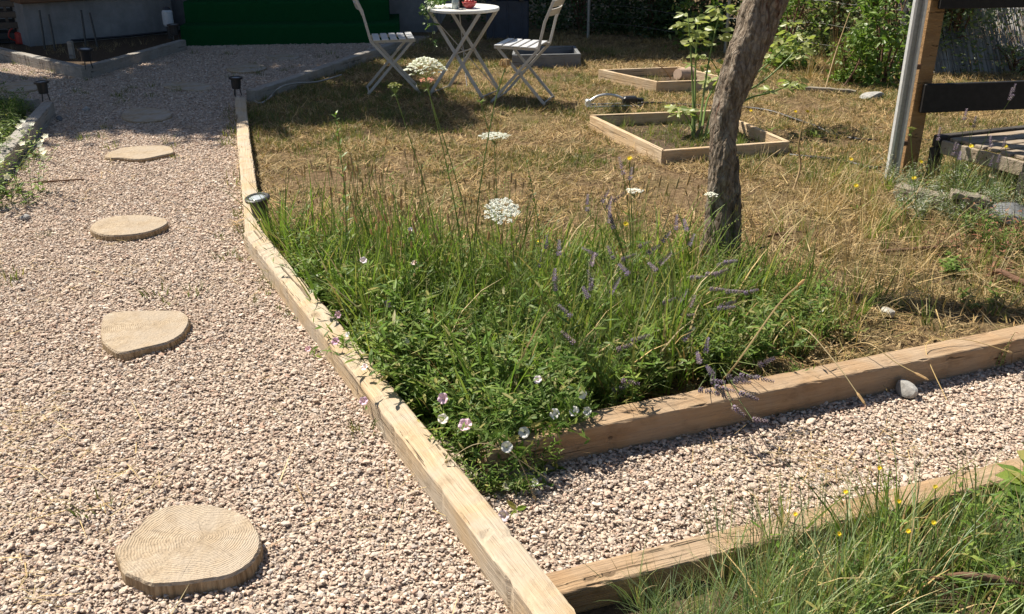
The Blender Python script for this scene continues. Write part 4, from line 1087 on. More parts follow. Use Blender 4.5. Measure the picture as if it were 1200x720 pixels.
cover("bed_grass", [w2(p) for p in insA], 80, S_tall, 5, .045, .12, .35, "green weeds inside the nearer raised bed", "grass", 39)
cover("far_bed_grass", [w2(p) for p in insB], 40, S_tallstraw, 5, .045, .3, .7, "dry pale stems inside the far raised bed", "grass", 40)

cover("patch_dry_stems", patch, 12, S_tallstraw, 5, .03, 1.0, 2.0, "dead straw coloured stems standing among the green", "grass", 45, lambda x, y: .3 + .7 * vnoise(x, y, 4, 45), .2)
cover("scrub_litter", scrub, 110, S_litter, 6, lambda x, y: lz(x, y) + .012, .9, 2.5, "broken dry stalks lying on the ground right of the tree", "straw", 46, lambda x, y: .2 + .8 * vnoise(x, y, 3, 46), .15)
cover("lawn_litter", lawn_all, 14, S_litter, 6, lambda x, y: lz(x, y) + .008, .6, 1.3, "pale dry stalks lying on the lawn", "straw", 47, lambda x, y: .2 + .8 * vnoise(x, y, 2, 47), .1)
# lower right corner
cor = [w2(P(690, 712)), w2(C0 + V((.08, -.03, 0))), w2(P(938, 640)), w2(P(1190, 590)), (2.6, 2.2), (2.6, .9), (.2, .9)]
cornr = [w2(P(722, 712)), w2(P(800, 682)), w2(P(938, 646)), w2(P(1240, 588)), (2.6, 2.2), (2.6, .8), (.1, .8)]
mb = MB(); mb.add([(p[0], p[1], 0) for p in [w2(P(672, 716)), w2(C0), w2(C1), (4.4, 2.4), (4.4, .3), (.4, .3)]], [tuple(range(6))])
tag(mb.obj("bed_soil", M['soil'], loc=(0, 0, .008)), "dark soil of the lower right bed", "soil", None, 'structure')
cover("blue_grass", cornr, 240, S_blue, 5, .008, .5, 1.0, "blue green grass blades filling the lower right bed", "grass", 41, lambda x, y: np.clip(1.15 - .75 * ramp01(dist_px(x, y)[0], 900, 1080), .2, 1), .15, zs=lambda x, y: (.42 + .48 * ramp01(dist_px(x, y)[0], 720, 940)) * (.75 + .35 * ramp01(dist_px(x, y)[1], 640, 700)))
cover("corner_weeds", wp((900, 660), (1240, 600), (1300, 800), (860, 800)), 110, S_weed, 6, .008, .4, 1.0, "green leafy weeds in the lower right corner", "weeds", 42, lambda x, y: .3 + .7 * vnoise(x, y, 4, 42))
cover("corner_grass", wp((860, 655), (1240, 590), (1300, 800), (820, 800)), 110, S_tall, 5, .008, .4, .95, "bright green grass in the lower right corner", "grass", 43)
cover("corner_dry_grass", wp((860, 655), (1240, 590), (1300, 800), (820, 800)), 36, S_tallstraw, 5, .008, .7, 1.5, "straw coloured stems in the lower right corner", "grass", 44)

# litter on the gravel
cover("gravel_litter", path_poly, 240, S_litter, 6, .021, .6, 1.6, "loose straw lying on the path gravel", "straw", 51, lambda x, y: np.clip(.05 + 1.3 * ramp01(-dist_px(x, y)[0], -200, 60) * ramp01(dist_px(x, y)[1], 430, 560) * vnoise(x, y, 3, 51) , 0, 1), .05)
cover("strip_litter", wp((790, 560), (960, 510), (1080, 520), (1000, 575), (860, 600)), 300, S_litter, 6, .023, .6, 1.3, "yellow straw scattered over the gravel strip", "straw", 52, lambda x, y: .2 + .8 * vnoise(x, y, 5, 52), .05)
cover("gravel_weeds", path_poly, 22, S_lawn, 5, .012, .6, 1.3, "tiny green weeds sprouting in the path gravel", "weeds", 53, lambda x, y: np.clip(2.2 * vnoise(x, y, 1.5, 53) - 1.0, 0, 1))
cover("beam_side_weeds", wp((262, 130), (290, 130), (294, 262), (330, 330), (400, 440), (470, 545), (440, 540), (370, 440), (290, 320), (268, 220)), 70, S_lawn, 5, .01, .7, 1.7, "small green weeds along the left side of the long timber", "weeds", 54, lambda x, y: np.clip(1.6 * vnoise(x, y, 3, 54) - .3, 0, 1))
cover("strip_corner_weeds", wp((570, 555), (640, 545), (700, 525), (660, 570), (600, 605), (585, 595)), 120, S_weed, 6, .01, .2, .45, "green bindweed leaves creeping onto the gravel strip", "weeds", 55, lambda x, y: .2 + .6 * vnoise(x, y, 5, 55))
leftbed = wp((-60, 130), (45, 128), (10, 180), (-60, 240))
cover("left_bed_weeds", leftbed, 120, S_weed, 6, .02, .4, .9, "green weeds behind the left timber", "weeds", 56)
cover("house_bed_grass", wp((-60, 60), (50, 66), (92, 76), (200, 48), (120, 58), (40, 58)), 40, S_tallstraw, 5, .01, .3, .7, "thin dry stems in the house flower bed", "grass", 57)

# ------------------------------------------------------------------ flowers as single plants
def stem_pts(base, top, bow=(0, 0)):
    m = base.lerp(top, .5) + V((bow[0], bow[1], 0)); return smooth_path([base, m, top], 7)
def umbel(mb, c, rad, dome, n, up=V((0, 0, 1)), fs=.0026, m=0):
    x = up.orthogonal().normalized(); y = up.cross(x)
    for i in range(n):
        r = rad * math.sqrt((i + .5) / n); a = i * 2.39996
        r *= ru(.93, 1.07); u = r / rad
        p = c + x * (r * math.cos(a)) + y * (r * math.sin(a)) + up * (dome * (1 - u * u) + ru(-.002, .002))
        ur = rad / math.sqrt(n) * .95
        for j in range(11):
            rr = ur * math.sqrt((j + .5) / 11); b = j * 2.39996 + a
            q = p + x * (rr * math.cos(b)) + y * (rr * math.sin(b)) + up * (.003 * (1 - (rr / ur) ** 2) + ru(-.0012, .0012))
            nn = (up + V((ru(-.5, .5), ru(-.5, .5), ru(-.2, .4)))).normalized(); xx = nn.orthogonal().normalized(); yy = nn.cross(xx)
            k = fs * ru(.8, 1.25); mb.add([q + (xx * math.cos(t) + yy * math.sin(t)) * k * (1 if i2 % 2 else .62) for i2, t in enumerate([z * PI / 4 for z in range(8)])], [tuple(range(8))], m)
def carrot(base, top, rad, dome, label, mat='cream', tilt=None, n=34, bow=(0, 0), leaves=5):
    t = thing("wild_carrot", label, "flower", base, 0, "wild carrot plants"); o = lambda p: V(p) - V(base)
    pts = stem_pts(o(base), o(top), bow); up = tilt or V((0, 0, 1)); c = o(top) + up * .025
    mb = MB(); mb.tube(pts, [.0026 - .0012 * i / len(pts) for i in range(len(pts))], 5); mb.obj("stem", M['greenstem'], t)
    mb = MB()
    for i in range(16):
        a = i * 2.4; r = rad * .8 * math.sqrt((i + .5) / 16); mb.tube([o(top), c + V((r * math.cos(a), r * math.sin(a), -.004))], .0008, 3, 0, False)
    for i in range(8): a = i * .785; mb.leaf(o(top), V((math.cos(a), math.sin(a), -.5)), V((0, 0, 1)), .02, .003)
    mb.obj("rays", M['greenstem'], t)
    mb = MB(); umbel(mb, c, rad, dome, n, up, max(.0028, rad * .058)); mb.obj("flower_head", M[mat], t)
    if leaves:
        mb = MB()
        for i in range(leaves):
            k = int(len(pts) * (.15 + .6 * i / leaves)); a = ru(0, 6.28); d = V((math.cos(a), math.sin(a), .7)); p = pts[k]
            for j in range(9):
                q = p + d * (.012 * j); mb.leaf(q, V((math.cos(a + 1.1), math.sin(a + 1.1), .2)), V((0, 0, 1)), .03 * (1 - j / 12), .004); mb.leaf(q, V((math.cos(a - 1.1), math.sin(a - 1.1), .2)), V((0, 0, 1)), .03 * (1 - j / 12), .004)
        mb.obj("leaf", M['grass'], t)
    return t
carrot(P(545, 372, .03), Q(499, 92, 3.15), .066, .040, "large domed white wild carrot flower in front of the left chair", bow=(.03, 0), n=95)
carrot(P(560, 366, .03), Q(501, 104, 3.25), .024, .010, "pinkish red wild carrot bud head just below the large white dome", 'pinkhead', bow=(.035, 0), n=18)
carrot(P(588, 330, .03), Q(579, 167, 3.7), .060, .006, "flat white wild carrot flower on the lawn above the patch, seen edge on", n=40)
carrot(P(592, 372, .03), Q(588, 253, 3.15), .062, .010, "round white wild carrot flower tilted to the camera over the seed spikes", tilt=V((.0, -.42, .9)).normalized(), n=34)
carrot(P(742, 330, .03), Q(743, 231, 3.8), .036, .006, "small white wild carrot flower left of the tree trunk foot", n=20)
carrot(P(838, 345, .03), Q(833, 236, 3.6), .024, .008, "small green white wild carrot bud in front of the trunk foot", n=16)
carrot(P(520, 345, .03), Q(463, 110, 3.5), .026, .012, "yellow green unopened wild carrot head below the left chair", 'yellowgreen', bow=(.03, 0), n=18)
carrot(P(1075, 262, .03), Q(1067, 157, 4.7), .02, .008, "green wild carrot bud in front of the brown post", 'yellowgreen', n=14, leaves=2)
# closed brown head on a curved stem
b = P(552, 345, .03); tp = Q(592, 80, 3.4); t = thing("wild_carrot", "closed brown wild carrot seed head on a long bent stem under the right chair", "flower", b, 0, "wild carrot plants")
pts = smooth_path([V(), Q(560, 240, 3.4) - b, Q(578, 130, 3.4) - b, tp - b], 7); mb = MB(); mb.tube(pts, .0022, 5)
q0 = Q(572, 152, 3.4) - b; mb.tube([q0, Q(564, 122, 3.4) - b], .0016, 4); mb.obj("stem", M['greenstem'], t)
mb = MB()
for i in range(26):
    a = i * 2.4; r = .018 * math.sqrt((i + .5) / 26); c = tp - b
    mb.tube([c, c + V((r * 1.3 * math.cos(a), r * 1.3 * math.sin(a), .012)), c + V((r * .9 * math.cos(a), r * .9 * math.sin(a), .03))], [.001, .0022, .002], 4)
mb.obj("seed_head", M['stalk'], t)
mb = MB()
for i in range(12):
    a = i * 2.4; mb.leaf(Q(563, 120, 3.4) - b, V((math.cos(a), math.sin(a), ru(-.5, 1))), V((0, 0, 1)), .025, .007)
mb.obj("leaf", M['grass'], t)

# tall leafy stems
def tallweed(base, top, label, mat='brightleaf', L=.062, W=.014, n=34, bow=(.02, 0), start=.25):
    t = thing("tall_weed", label, "weed", base, 0, "tall leafy weeds in the patch"); pts = stem_pts(V(), top - base, bow)
    mb = MB(); mb.tube(pts, [.0032 - .0022 * i / len(pts) for i in range(len(pts))], 5); mb.obj("stem", M['greenstem'], t)
    mb = MB()
    for i in range(n):
        u = start + (1 - start) * (i + ru(0, .8)) / n; f = u * (len(pts) - 1); k = min(int(f), len(pts) - 2); p = pts[k].lerp(pts[k + 1], f - k)
        a = i * 2.4; mb.leaf(p, V((math.cos(a), math.sin(a), ru(.4, 1.3))), V((ru(-.2, .2), ru(-.2, .2), 1)), L * ru(.6, 1.1) * (1.15 - .7 * u), W * ru(.8, 1.2) * (1.1 - .5 * u), 0, .15)
    mb.obj("foliage", M[mat], t); return t
tallweed(P(405, 330, .03), Q(393, 132, 3.85), "tall bright green leafy weed rising beside the shadow on the lawn", n=46)
tallweed(P(470, 340, .03), Q(457, 205, 3.6), "shorter leafy weed behind the seed spikes, right of the tallest weed", 'grass', n=30)
tallweed(P(635, 345, .03), Q(616, 185, 3.6), "thin leafy weed under the flat white flower", 'grass', n=26, L=.035)
tallweed(P(545, 360, .03), Q(522, 190, 3.4), "leafy weed below the large white dome flower", 'grass', n=34, L=.04)
tallweed(P(1010, 700, .01), Q(1042, 552, 1.85), "tall reddish green spike weed in the lower right bed", 'grass', n=40, L=.022, W=.007, start=.35)
tallweed(P(1120, 720, .01), Q(1143, 545, 1.85), "upright yellow green spike weed near the lower right timber end", 'yellowgreen', n=44, L=.024, W=.007, start=.3)

# bindweed flowers: trumpet, stem, two leaves
def trumpet_mb(r, m=0):
    mb = MB(); n = 20; rings = [(.0012, -.024), (.0028, -.014), (.0075, -.006), (r * .8, .0), (r, .0005)]
    vs = []
    for k, (q, z) in enumerate(rings):
        for j in range(n):
            a = 2 * PI * j / n; w = 1 + (.035 * math.cos(5 * a) if k > 2 else 0); vs.append((q * w * math.cos(a), q * w * math.sin(a), z + (.0028 * math.cos(5 * a + .6) if k >= 3 else 0)))
    fs = [(k * n + j, k * n + (j + 1) % n, k * n + n + (j + 1) % n, k * n + n + j) for k in range(4) for j in range(n)]
    mb.add(vs, fs); return mb
BW = [(426, 305, .30, 'palepink', "pale lilac bindweed flower among the seed spikes near the cup light", .9), (485, 308, .33, 'palepink', "whitish bindweed flower high among the tan seed spikes", .6),
 (455, 356, .22, 'pink', "pink half closed bindweed flower in the dark gap left of the grass", .9), (396, 369, .15, 'pink', "pink bindweed flower beside the bright leaf at the timber edge", .9),
 (393, 400, .14, 'pink', "pink bindweed flower lying over the timber above another pink one", .9), (361, 409, .04, 'pink', "small pink bindweed flower on the gravel side of the timber", .7),
 (407, 392, .16, 'white', "small white bindweed flower next to pink ones over the timber", .6), (475, 401, .20, 'white', "single white bindweed flower on the dark leaves left of centre", .8),
 (427, 430, .15, 'palepink', "pale pink bindweed flower on the leaves by the timber, middle of its length", .8), (426, 470, .08, 'pink', "pink bindweed flower hanging on the side of the timber", .9),
 (519, 467, .20, 'pink', "pink bindweed flower above a white one on the front leaves", 1.05), (519, 491, .18, 'white', "white bindweed flower below a pink one on the front leaves", .95),
 (545, 498, .17, 'pink', "largest pink bindweed flower on the front corner leaves", 1.25), (594, 524, .16, 'white', "round white bindweed flower hanging over the timber corner", 1.0),
 (614, 507, .16, 'white', "white bindweed flower above the left end of the brown timber", 1.0), (650, 485, .17, 'white', "bluish white bindweed flower, leftmost of three in a row", 1.0),
 (673, 482, .17, 'white', "open white bindweed flower, middle of three in a row", 1.0), (688, 482, .16, 'white', "white bindweed flower, rightmost of three in a row", .8),
 (682, 462, .20, 'white', "white bindweed flower standing above the row of three", .9), (630, 445, .24, 'palepink', "faint white bindweed flower deep in the front leaves", .8),
 (595, 569, .03, 'white', "white bindweed flower on shaded gravel behind the long timber", .95), (626, 566, .04, 'white', "small white bindweed flower on gravel right of the shaded one", .8),
 (590, 605, .04, 'palepink', "lilac white bindweed flower on gravel against the long timber", 1.0), (481, 269, .38, 'palepink', "tiny pale bindweed flower at the top of the seed spikes", .6)]
protos = {}
for i, (x, y, z, mt, lb, s) in enumerate(BW):
    p = P(x, y, z)
    if mt not in protos:
        t = thing("bindweed_flower", lb, "flower", p, 0, "bindweed flowers")
        trumpet_mb(.019).obj("blossom", M[{'white': 'bindwhite', 'pink': 'bindpink', 'palepink': 'bindpale'}[mt]], t)
        mb = MB(); mb.tube(smooth_path([(0, 0, -.02), (.004, .012, -.06), (.02, .03, -.11)], 4), .0011, 4); mb.obj("stem", M['greenstem'], t)
        mb = MB()
        for a in (0.5, 2.6, 4.4): mb.leaf((.01, .02, -.07), (math.cos(a), math.sin(a), .25), (0, 0, 1), .045, .02)
        mb.obj("leaf", M['leafy'], t); protos[mt] = t
    else:
        t = copy_tree(protos[mt]); t["label"] = lb; t.location = p
    hz = V((-.25 + ru(-.5, .5), -.75 + ru(-.3, .3), .75 + ru(-.25, .3)))
    t.rotation_euler = hz.to_track_quat('Z', 'Y').to_euler(); t.scale = (s * .88, s * .88, s * .88)

# lavender: bush with bloom spikes as parts
def spike_on(mb, p, d, L, r):
    d = V(d).normalized(); x = d.orthogonal().normalized(); y = d.cross(x)
    for k in range(int(L / .0055)):
        u = k * .0055 / L
        if .22 < u < .30: continue
        for j in range(5):
            a = j * 1.2566 + k * .6; rr = r * (1 - .5 * u); q = p + d * (u * L) + (x * math.cos(a) + y * math.sin(a)) * rr * .35
            mb.leaf(q, d * .7 + (x * math.cos(a) + y * math.sin(a)), d, rr * 1.3, rr * .9)
def lavender(base, heads, label):
    t = thing("lavender_bush", label, "lavender", base, 0, "lavender bushes"); mb = MB()
    for _ in range(60):
        a = ru(0, 6.28); r = .07 * math.sqrt(random.random()); mb.blade((r * math.cos(a), r * math.sin(a), 0), a + ru(-.5, .5), ru(.14, .28), .0034, ru(.05, .4), ru(.5, 1.2), 4, 0, ru(-1, 1))
    mb.obj("foliage", M['lav'], t)
    more = []
    for (tp, dr) in heads:
        for _ in range(1):
            more.append((V(tp) + V((ru(-.11, .11), ru(-.08, .08), ru(-.07, .035))), V(dr) + V((ru(-.5, .5), ru(-.3, .3), ru(-.1, .5)))))
    for (tp, dr) in list(heads) + more:
        tp = tp - base; d = V(dr).normalized(); st = MB()
        so = None; st.tube(smooth_path([(tp.x * .12, tp.y * .12, .05), V((tp.x * .5, tp.y * .5, tp.z * .62)), tp], 5), .0013, 4); so = st.obj("flower_stem", M['lav'], t)
        mb = MB(); spike_on(mb, tp, d, ru(.05, .075), .0092); mb.obj("bloom", M['purple'], so)
    return t
def hd(l): return [(Q(x, y, Y), d) for x, y, Y, d in l]
U = (0, 0, 1)
lavender(P(742, 352, .03), hd([(738, 212, 3.5, (.1, 0, 1)), (718, 236, 3.45, (.7, .1, .5)), (688, 248, 3.5, U), (714, 262, 3.45, U), (700, 300, 3.4, (-.7, 0, .4)), (748, 290, 3.3, (.8, 0, .4)), (776, 284, 3.4, (.5, 0, .8)), (792, 270, 3.5, U), (728, 305, 3.3, (.9, 0, .4)), (640, 292, 3.5, U)]),
         "lavender bush with upright purple spikes left of the tree trunk")
lavender(P(790, 385, .03), hd([(808, 326, 3.2, (1, 0, .05)), (826, 322, 3.15, (1, 0, .1)), (848, 308, 3.3, (1, 0, .15)), (850, 342, 3.1, (1, 0, 0)), (776, 356, 3.1, (.7, 0, .3)), (808, 360, 3.05, (.3, 0, .9)), (840, 362, 3.0, (.9, 0, .1)), (770, 318, 3.2, (-.6, 0, .6))]),
         "lavender bush with spikes leaning flat to the right in front of the trunk foot")
lavender(P(690, 420, .03), hd([(650, 330, 3.0, U), (655, 300, 3.05, U), (690, 350, 2.95, (-.4, 0, .8)), (670, 372, 2.9, (-.6, 0, .6)), (715, 345, 3.0, (.4, 0, .8)), (728, 446, 2.62, (.9, -.2, -.1)), (740, 400, 2.75, (.8, 0, .3))]),
         "lavender bush in the middle of the patch, half buried in grass")
lavender(P(838, 432, .03), hd([(818, 457, 2.6, (1, -.2, -.1)), (838, 460, 2.58, (.8, -.3, -.2)), (866, 440, 2.68, (1, -.2, -.05)), (884, 442, 2.7, (.9, -.2, -.15)), (866, 460, 2.6, (.9, -.2, -.3)), (858, 476, 2.52, (.7, -.3, -.5)), (800, 400, 2.9, (.4, 0, .6)), (820, 425, 2.8, (-.2, -.3, .6))]),
         "lavender bush whose purple spikes droop over the brown timber")
lavender(P(1115, 250, .03), hd([(1120, 182, 4.75, (0, 0, 1)), (1141, 150, 4.75, U), (1176, 172, 4.7, U), (1099, 165, 4.8, U), (1183, 118, 4.7, U), (1160, 195, 4.7, (.1, 0, 1))]),
         "lavender bush with faded spikes in front of the black board")

# small yellow flowers
def yellowflower(base, top, label, mat='yellow', s=1.0, group="small yellow flowers"):
    t = thing("yellow_flower", label, "flower", base, 0, group); pts = stem_pts(V(), V(top) - V(base), (ru(-.02, .02), 0))
    mb = MB(); mb.tube(pts, .0014, 4); mb.obj("stem", M['greenstem'], t)
    mb = MB(); c = pts[-1]; fw = V((ru(-.3, .3), -.6, .8)).normalized(); x = fw.orthogonal().normalized(); y = fw.cross(x)
    for k, (n, L) in enumerate(((13, .014), (9, .009))):
        for i in range(n):
            a = i * 2 * PI / n + k * .3; mb.leaf(c + fw * (.001 + .0012 * k), x * math.cos(a) + y * math.sin(a) + fw * .25 * (k + 1), fw, L * s, .0048 * s)
    mb.obj("blossom", M[mat], t)
    mb = MB()
    for i in range(5): a = i * 1.3; mb.leaf(pts[int(len(pts) * .25)] * ru(.4, 1.4), V((math.cos(a), math.sin(a), .5)), V((0, 0, 1)), .05 * s, .014 * s)
    mb.obj("leaf", M['grass'], t); return t
YF = [(909, 158, 880, 130, 6.3, "yellow flower on the hose right of the trunk, leftmost of three"), (940, 165, 932, 131, 6.3, "yellow flower above the hose, middle of three"), (958, 165, 946, 131, 6.35, "yellow flower above the hose, rightmost of three"),
      (738, 270, 738, 186, 4.6, "yellow flower standing left of the trunk near the raised bed front corner"), (862, 300, 864, 201, 3.9, "bright yellow flower against the dark trunk foot"), (735, 322, 733, 263, 3.8, "yellow flower among lavender left of the trunk"),
      (1000, 225, 997, 187, 5.2, "tiny yellow flower on dry grass left of the metal rail"), (1004, 250, 1003, 218, 4.8, "yellow flower on dry grass left of the rail foot"), (1080, 222, 1079, 190, 5.0, "yellow flower beside the brown post"), (1072, 232, 1071, 209, 4.9, "low yellow flower at the brown post foot"),
      (1140, 215, 1137, 146, 4.9, "yellow flower under the black board"), (1138, 240, 1138, 172, 4.7, "yellow flower in front of the pallet table end"), (1180, 240, 1178, 172, 4.7, "yellow flower in front of the pallet table slats"), (630, 318, 631, 283, 4.0, "tiny yellow flower at the back of the patch")]
for bx, by, tx, ty, Y, lb in YF:
    b = P(bx, by, .03); Yb = b.y; yellowflower(b, Q(tx, ty, Yb), lb, 'yellow', 1.15)
CF = [(1025, 720, 1030, 549, 1.95, "orange yellow flower highest above the lower right timber"), (990, 700, 991, 577, 1.95, "yellow flower left of the green spike in the lower right grass"), (1050, 715, 1053, 588, 1.85, "yellow flower right of the spike weed in the lower right grass"), (1090, 700, 1096, 571, 1.9, "orange yellow flower near the right end of the lower timber"),
      (1090, 740, 1094, 613, 1.8, "yellow flower at the centre right of the lower right grass"), (1060, 745, 1064, 623, 1.75, "large yellow flower low in the lower right grass"), (980, 730, 983, 626, 1.75, "small yellow flower left and low in the lower right grass"), (930, 700, 932, 603, 1.9, "orange yellow bud at the edge of the lower right timber")]
for bx, by, tx, ty, Y, lb in CF:
    b = P(bx, by, .01); yellowflower(b, Q(tx, ty, max(b.y, Y - .2)), lb, 'yellow', .5, "yellow flowers in the lower right bed")

# arching dry seed stalks over the brown timber
def stalk(pts, label, r=.0018, hl=.05):
    t = thing("seed_stalk", label, "grass stalk", pts[0], 0, "dry seed stalks"); q = smooth_path([V(p) - V(pts[0]) for p in pts], 7)
    mb = MB(); mb.tube(q, r, 5); mb.obj("stem", M['straw'], t); d = (q[-1] - q[-2]).normalized()
    mb = MB(); mb.tube([q[-1], q[-1] + d * hl * .2, q[-1] + d * hl * .8, q[-1] + d * hl], [.002, .0048, .0042, .001], 6); mb.obj("seed_head", M['stalk'], t); return t
stalk([P(925, 415, .03), Q(940, 385, 2.95), Q(975, 420, 2.8), Q(1004, 460, 2.7)], "dry seed stalk drooping over the brown timber onto the gravel")
stalk([P(985, 412, .03), Q(1015, 402, 2.95), Q(1050, 425, 2.85), Q(1072, 437, 2.8)], "dry seed stalk hanging in front of the brown timber above the grey stone")
stalk([P(890, 300, .03), Q(900, 270, 4.0), Q(955, 235, 4.05), Q(1000, 205, 4.1), Q(1035, 180, 4.1)], "long thin stalk arching right across the dry lawn", .0016, .02)
stalk([P(840, 450, .05), Q(860, 430, 2.75), Q(910, 360, 2.8), Q(935, 335, 2.8)], "thick tan stalk leaning right over the yellowing leaves", .0028, .03)
stalk([P(1110, 470, .01), P(1085, 405, .13), P(1130, 398, .13), P(1180, 412, .10)], "thin pale stalk lying across the brown timber at far right", .0015, .02)
stalk([P(640, 560, .05), Q(570, 520, 2.3), P(525, 540, .115)], "thin stalk crossing the long timber at the front corner", .0013, .012)
stalk([P(560, 530, .1), Q(600, 530, 2.3), P(625, 580, .03)], "pale bent stalk hanging from the front corner onto the gravel", .0015, .02)
for k, (x, y, tx, ty) in enumerate(((752, 315, 772, 220), (765, 315, 792, 222), (745, 315, 757, 228), (775, 315, 805, 218), (735, 312, 742, 205), (758, 318, 780, 228))):
    b = P(x, y, .03); stalk([b, b.lerp(Q(tx, ty, b.y), .5), Q(tx, ty, b.y)], ["tan seed spike left of the trunk, third from its foot", "tan seed spike left of the trunk, second from its foot", "tan seed spike left of the trunk beside the purple bloom", "tan seed spike nearest to the trunk foot", "tallest tan seed spike under the raised bed corner", "tan seed spike left of the trunk, in the middle of its group"][k], .0015, .06)

# plant with white flowers at the left edge, broad leaved plant at the right edge, withered plant
def flowerplant(base, H, n, label, leafm, L, W, flower=None, nf=0, cat="plant", name="flowering_plant", lean=.9, spread=.12):
    t = thing(name, label, cat, base); mb = MB(); fm = MB(); sm = MB()
    for _ in range(n):
        o = V((ru(-spread, spread), ru(-spread, spread), 0)); w = weed_mb(1, H, L, W, lean, 14, 0, 1)
        k = [i for i, mi in enumerate(w.m) if mi == 0]; vs = [V(v) + o for v in w.v]
        mb.add(vs, [w.f[i] for i in k]); sm.add(vs, [f for f, mi in zip(w.f, w.m) if mi == 1])
        if flower and nf: pass
    mb.obj("foliage", M[leafm], t); sm.obj("stem", M['greenstem'], t)
    for _ in range(nf):
        a = ru(0, 6.28); r = spread * 1.7 * math.sqrt(random.random()); c = V((r * math.cos(a), r * math.sin(a) - .03, H * ru(.5, 1.05)))
        fb_ = MB(); fw = V((ru(-.2, .5), ru(-1, -.2), ru(.3, 1))).normalized(); x = fw.orthogonal().normalized(); y = fw.cross(x)
        for i in range(5): b = i * 1.2566; fb_.leaf(c, x * math.cos(b) + y * math.sin(b) + fw * .2, fw, .022, .019)
        fb_.obj("blossom", M[flower], t)
    return t
flowerplant(P(8, 236), .40, 24, "bushy plant with white flowers spilling onto the gravel at the left edge", 'leafy', .05, .022, 'white', 15, spread=.17)
flowerplant(P(38, 186), .24, 7, "small leafy plant with two white blooms against the left timber", 'leafy', .042, .02, 'white', 3, spread=.06)
flowerplant(P(-6, 196), .46, 14, "bright green leafy stems above the left timber", 'brightleaf', .055, .018, None, 0, "plant", "leafy_plant", .5, .09)
flowerplant(Q(1205, 560, 2.15).xy.to_3d() + V((.03, 0, .01)), .36, 5, "broad leaved green plant at the right edge above the lower bed", 'leafy', .09, .05, None, 0, "plant", "leafy_plant", .8, .05)
flowerplant(P(1195, 600, .01), .22, 3, "bright yellow green large leaved plant at the right edge of the lower bed", 'brightleaf', .11, .05, None, 0, "plant", "leafy_plant", .8, .04)
flowerplant(P(1092, 300, .03), .20, 4, "withered reddish brown plant beside the brown stick", 'rust', .03, .011, None, 0, "plant", "withered_plant", .3, .03)
flowerplant(P(1175, 312, .03), .30, 22, "tangle of withered rust coloured stems at the right edge", 'rust', .035, .012, None, 0, "plant", "withered_plant", 1.1, .22)
flowerplant(P(1172, 428, .02), .14, 3, "small withered reddish weed at the foot of the timber at far right", 'rust', .022, .008, None, 0, "plant", "withered_plant", .3, .015)
flowerplant(P(1115, 318, .03), .08, 6, "low bright green weed on the bare soil below the brown stick", 'brightleaf', .05, .022, None, 0, "plant", "leafy_plant", 1.2, .05)
flowerplant(P(378, 352, .05), .13, 4, "large bright leaf sprig at the timber edge near the pink flowers", 'brightleaf', .06, .035, None, 0, "plant", "leafy_plant", 1.1, .03)
flowerplant(P(325, 285, .04), .15, 5, "small weed growing right behind the nearest cup light", 'leafy', .03, .012, None, 0, "plant", "leafy_plant", .9, .05)
flowerplant(P(1150, 360, .03), .10, 5, "small green weed in the shadow inside the right timber", 'grass', .045, .018, None, 0, "plant", "leafy_plant", 1.2, .08)

# ------------------------------------------------------------------ leaning tree
tb_ = P(842, 322)
tr = thing("tree", "leaning tree trunk with reddish flaking bark in the lawn, crown above the photo", "tree", tb_)
from mathutils import noise as mnoise
def trunk_mb(pts, rad, n=22, seed=0, flute=.08, sub=9, disp=.0):
    p = smooth_path(pts, sub); k = len(p); mb = MB(); vs = []
    rads = [np.interp(i / (k - 1), np.linspace(0, 1, len(rad)), rad) for i in range(k)]
    for i in range(k):
        d = (p[min(i + 1, k - 1)] - p[max(i - 1, 0)]).normalized(); a = d.cross(V((0, 1, 0))).normalized(); b = d.cross(a)
        for j in range(n):
            t = 2 * PI * j / n; r0 = rads[i]; s = p[i].z
            w = 1 + flute * math.sin(3 * t + s * 2.2 + seed) + flute * .6 * math.sin(5 * t - s * 3.1)
            dr = a * math.cos(t) + b * math.sin(t); q = p[i] + dr * r0
            h = 0.0
            if disp:
                h = disp * (mnoise.noise(V((q.x * 22, q.y * 22, q.z * 7 + seed))) + .6 * (1 - 2 * abs(mnoise.noise(V((q.x * 48, q.y * 48, q.z * 13))))) * .8 + .35 * mnoise.noise(V((q.x * 95, q.y * 95, q.z * 40))))
            vs.append(p[i] + dr * (r0 * w + h))
    fs = [(i * n + j, i * n + (j + 1) % n, i * n + n + (j + 1) % n, i * n + n + j) for i in range(k - 1) for j in range(n)]
    fs.append(tuple(range((k - 1) * n, k * n))); mb.add(vs, fs); return mb, p
o = lambda p: V(p) - V(tb_)
yb = tb_.y
tp = [V((.0, 0, -.05)), o(Q(843, 250, yb)), o(Q(847, 190, yb + .01)), o(Q(853, 130, yb + .03)), o(Q(868, 80, yb + .04)), o(Q(884, 40, yb + .06)), o(Q(897, 0, yb + .08)), o(Q(925, -60, yb + .12)), o(Q(960, -150, yb + .2))]
mbk, tpts = trunk_mb(tp, [.098, .056, .050, .053, .066, .080, .084, .075, .062], 64, 2, .09, 26, .014)
mbk.obj("trunk", M['bark'], tr, smooth=True)
mbk, _ = trunk_mb([V((.058, -.012, -.05)), V((.052, -.01, .12)), V((.048, .0, .28)), V((.042, .015, .42)), V((.03, .02, .55))], [.040, .028, .024, .020, .010], 32, 5, .15, 14, .008)
mbk.obj("side_stem", M['bark'], tr, smooth=True)
topp = tp[-1]; limbs = MB(); tips = []
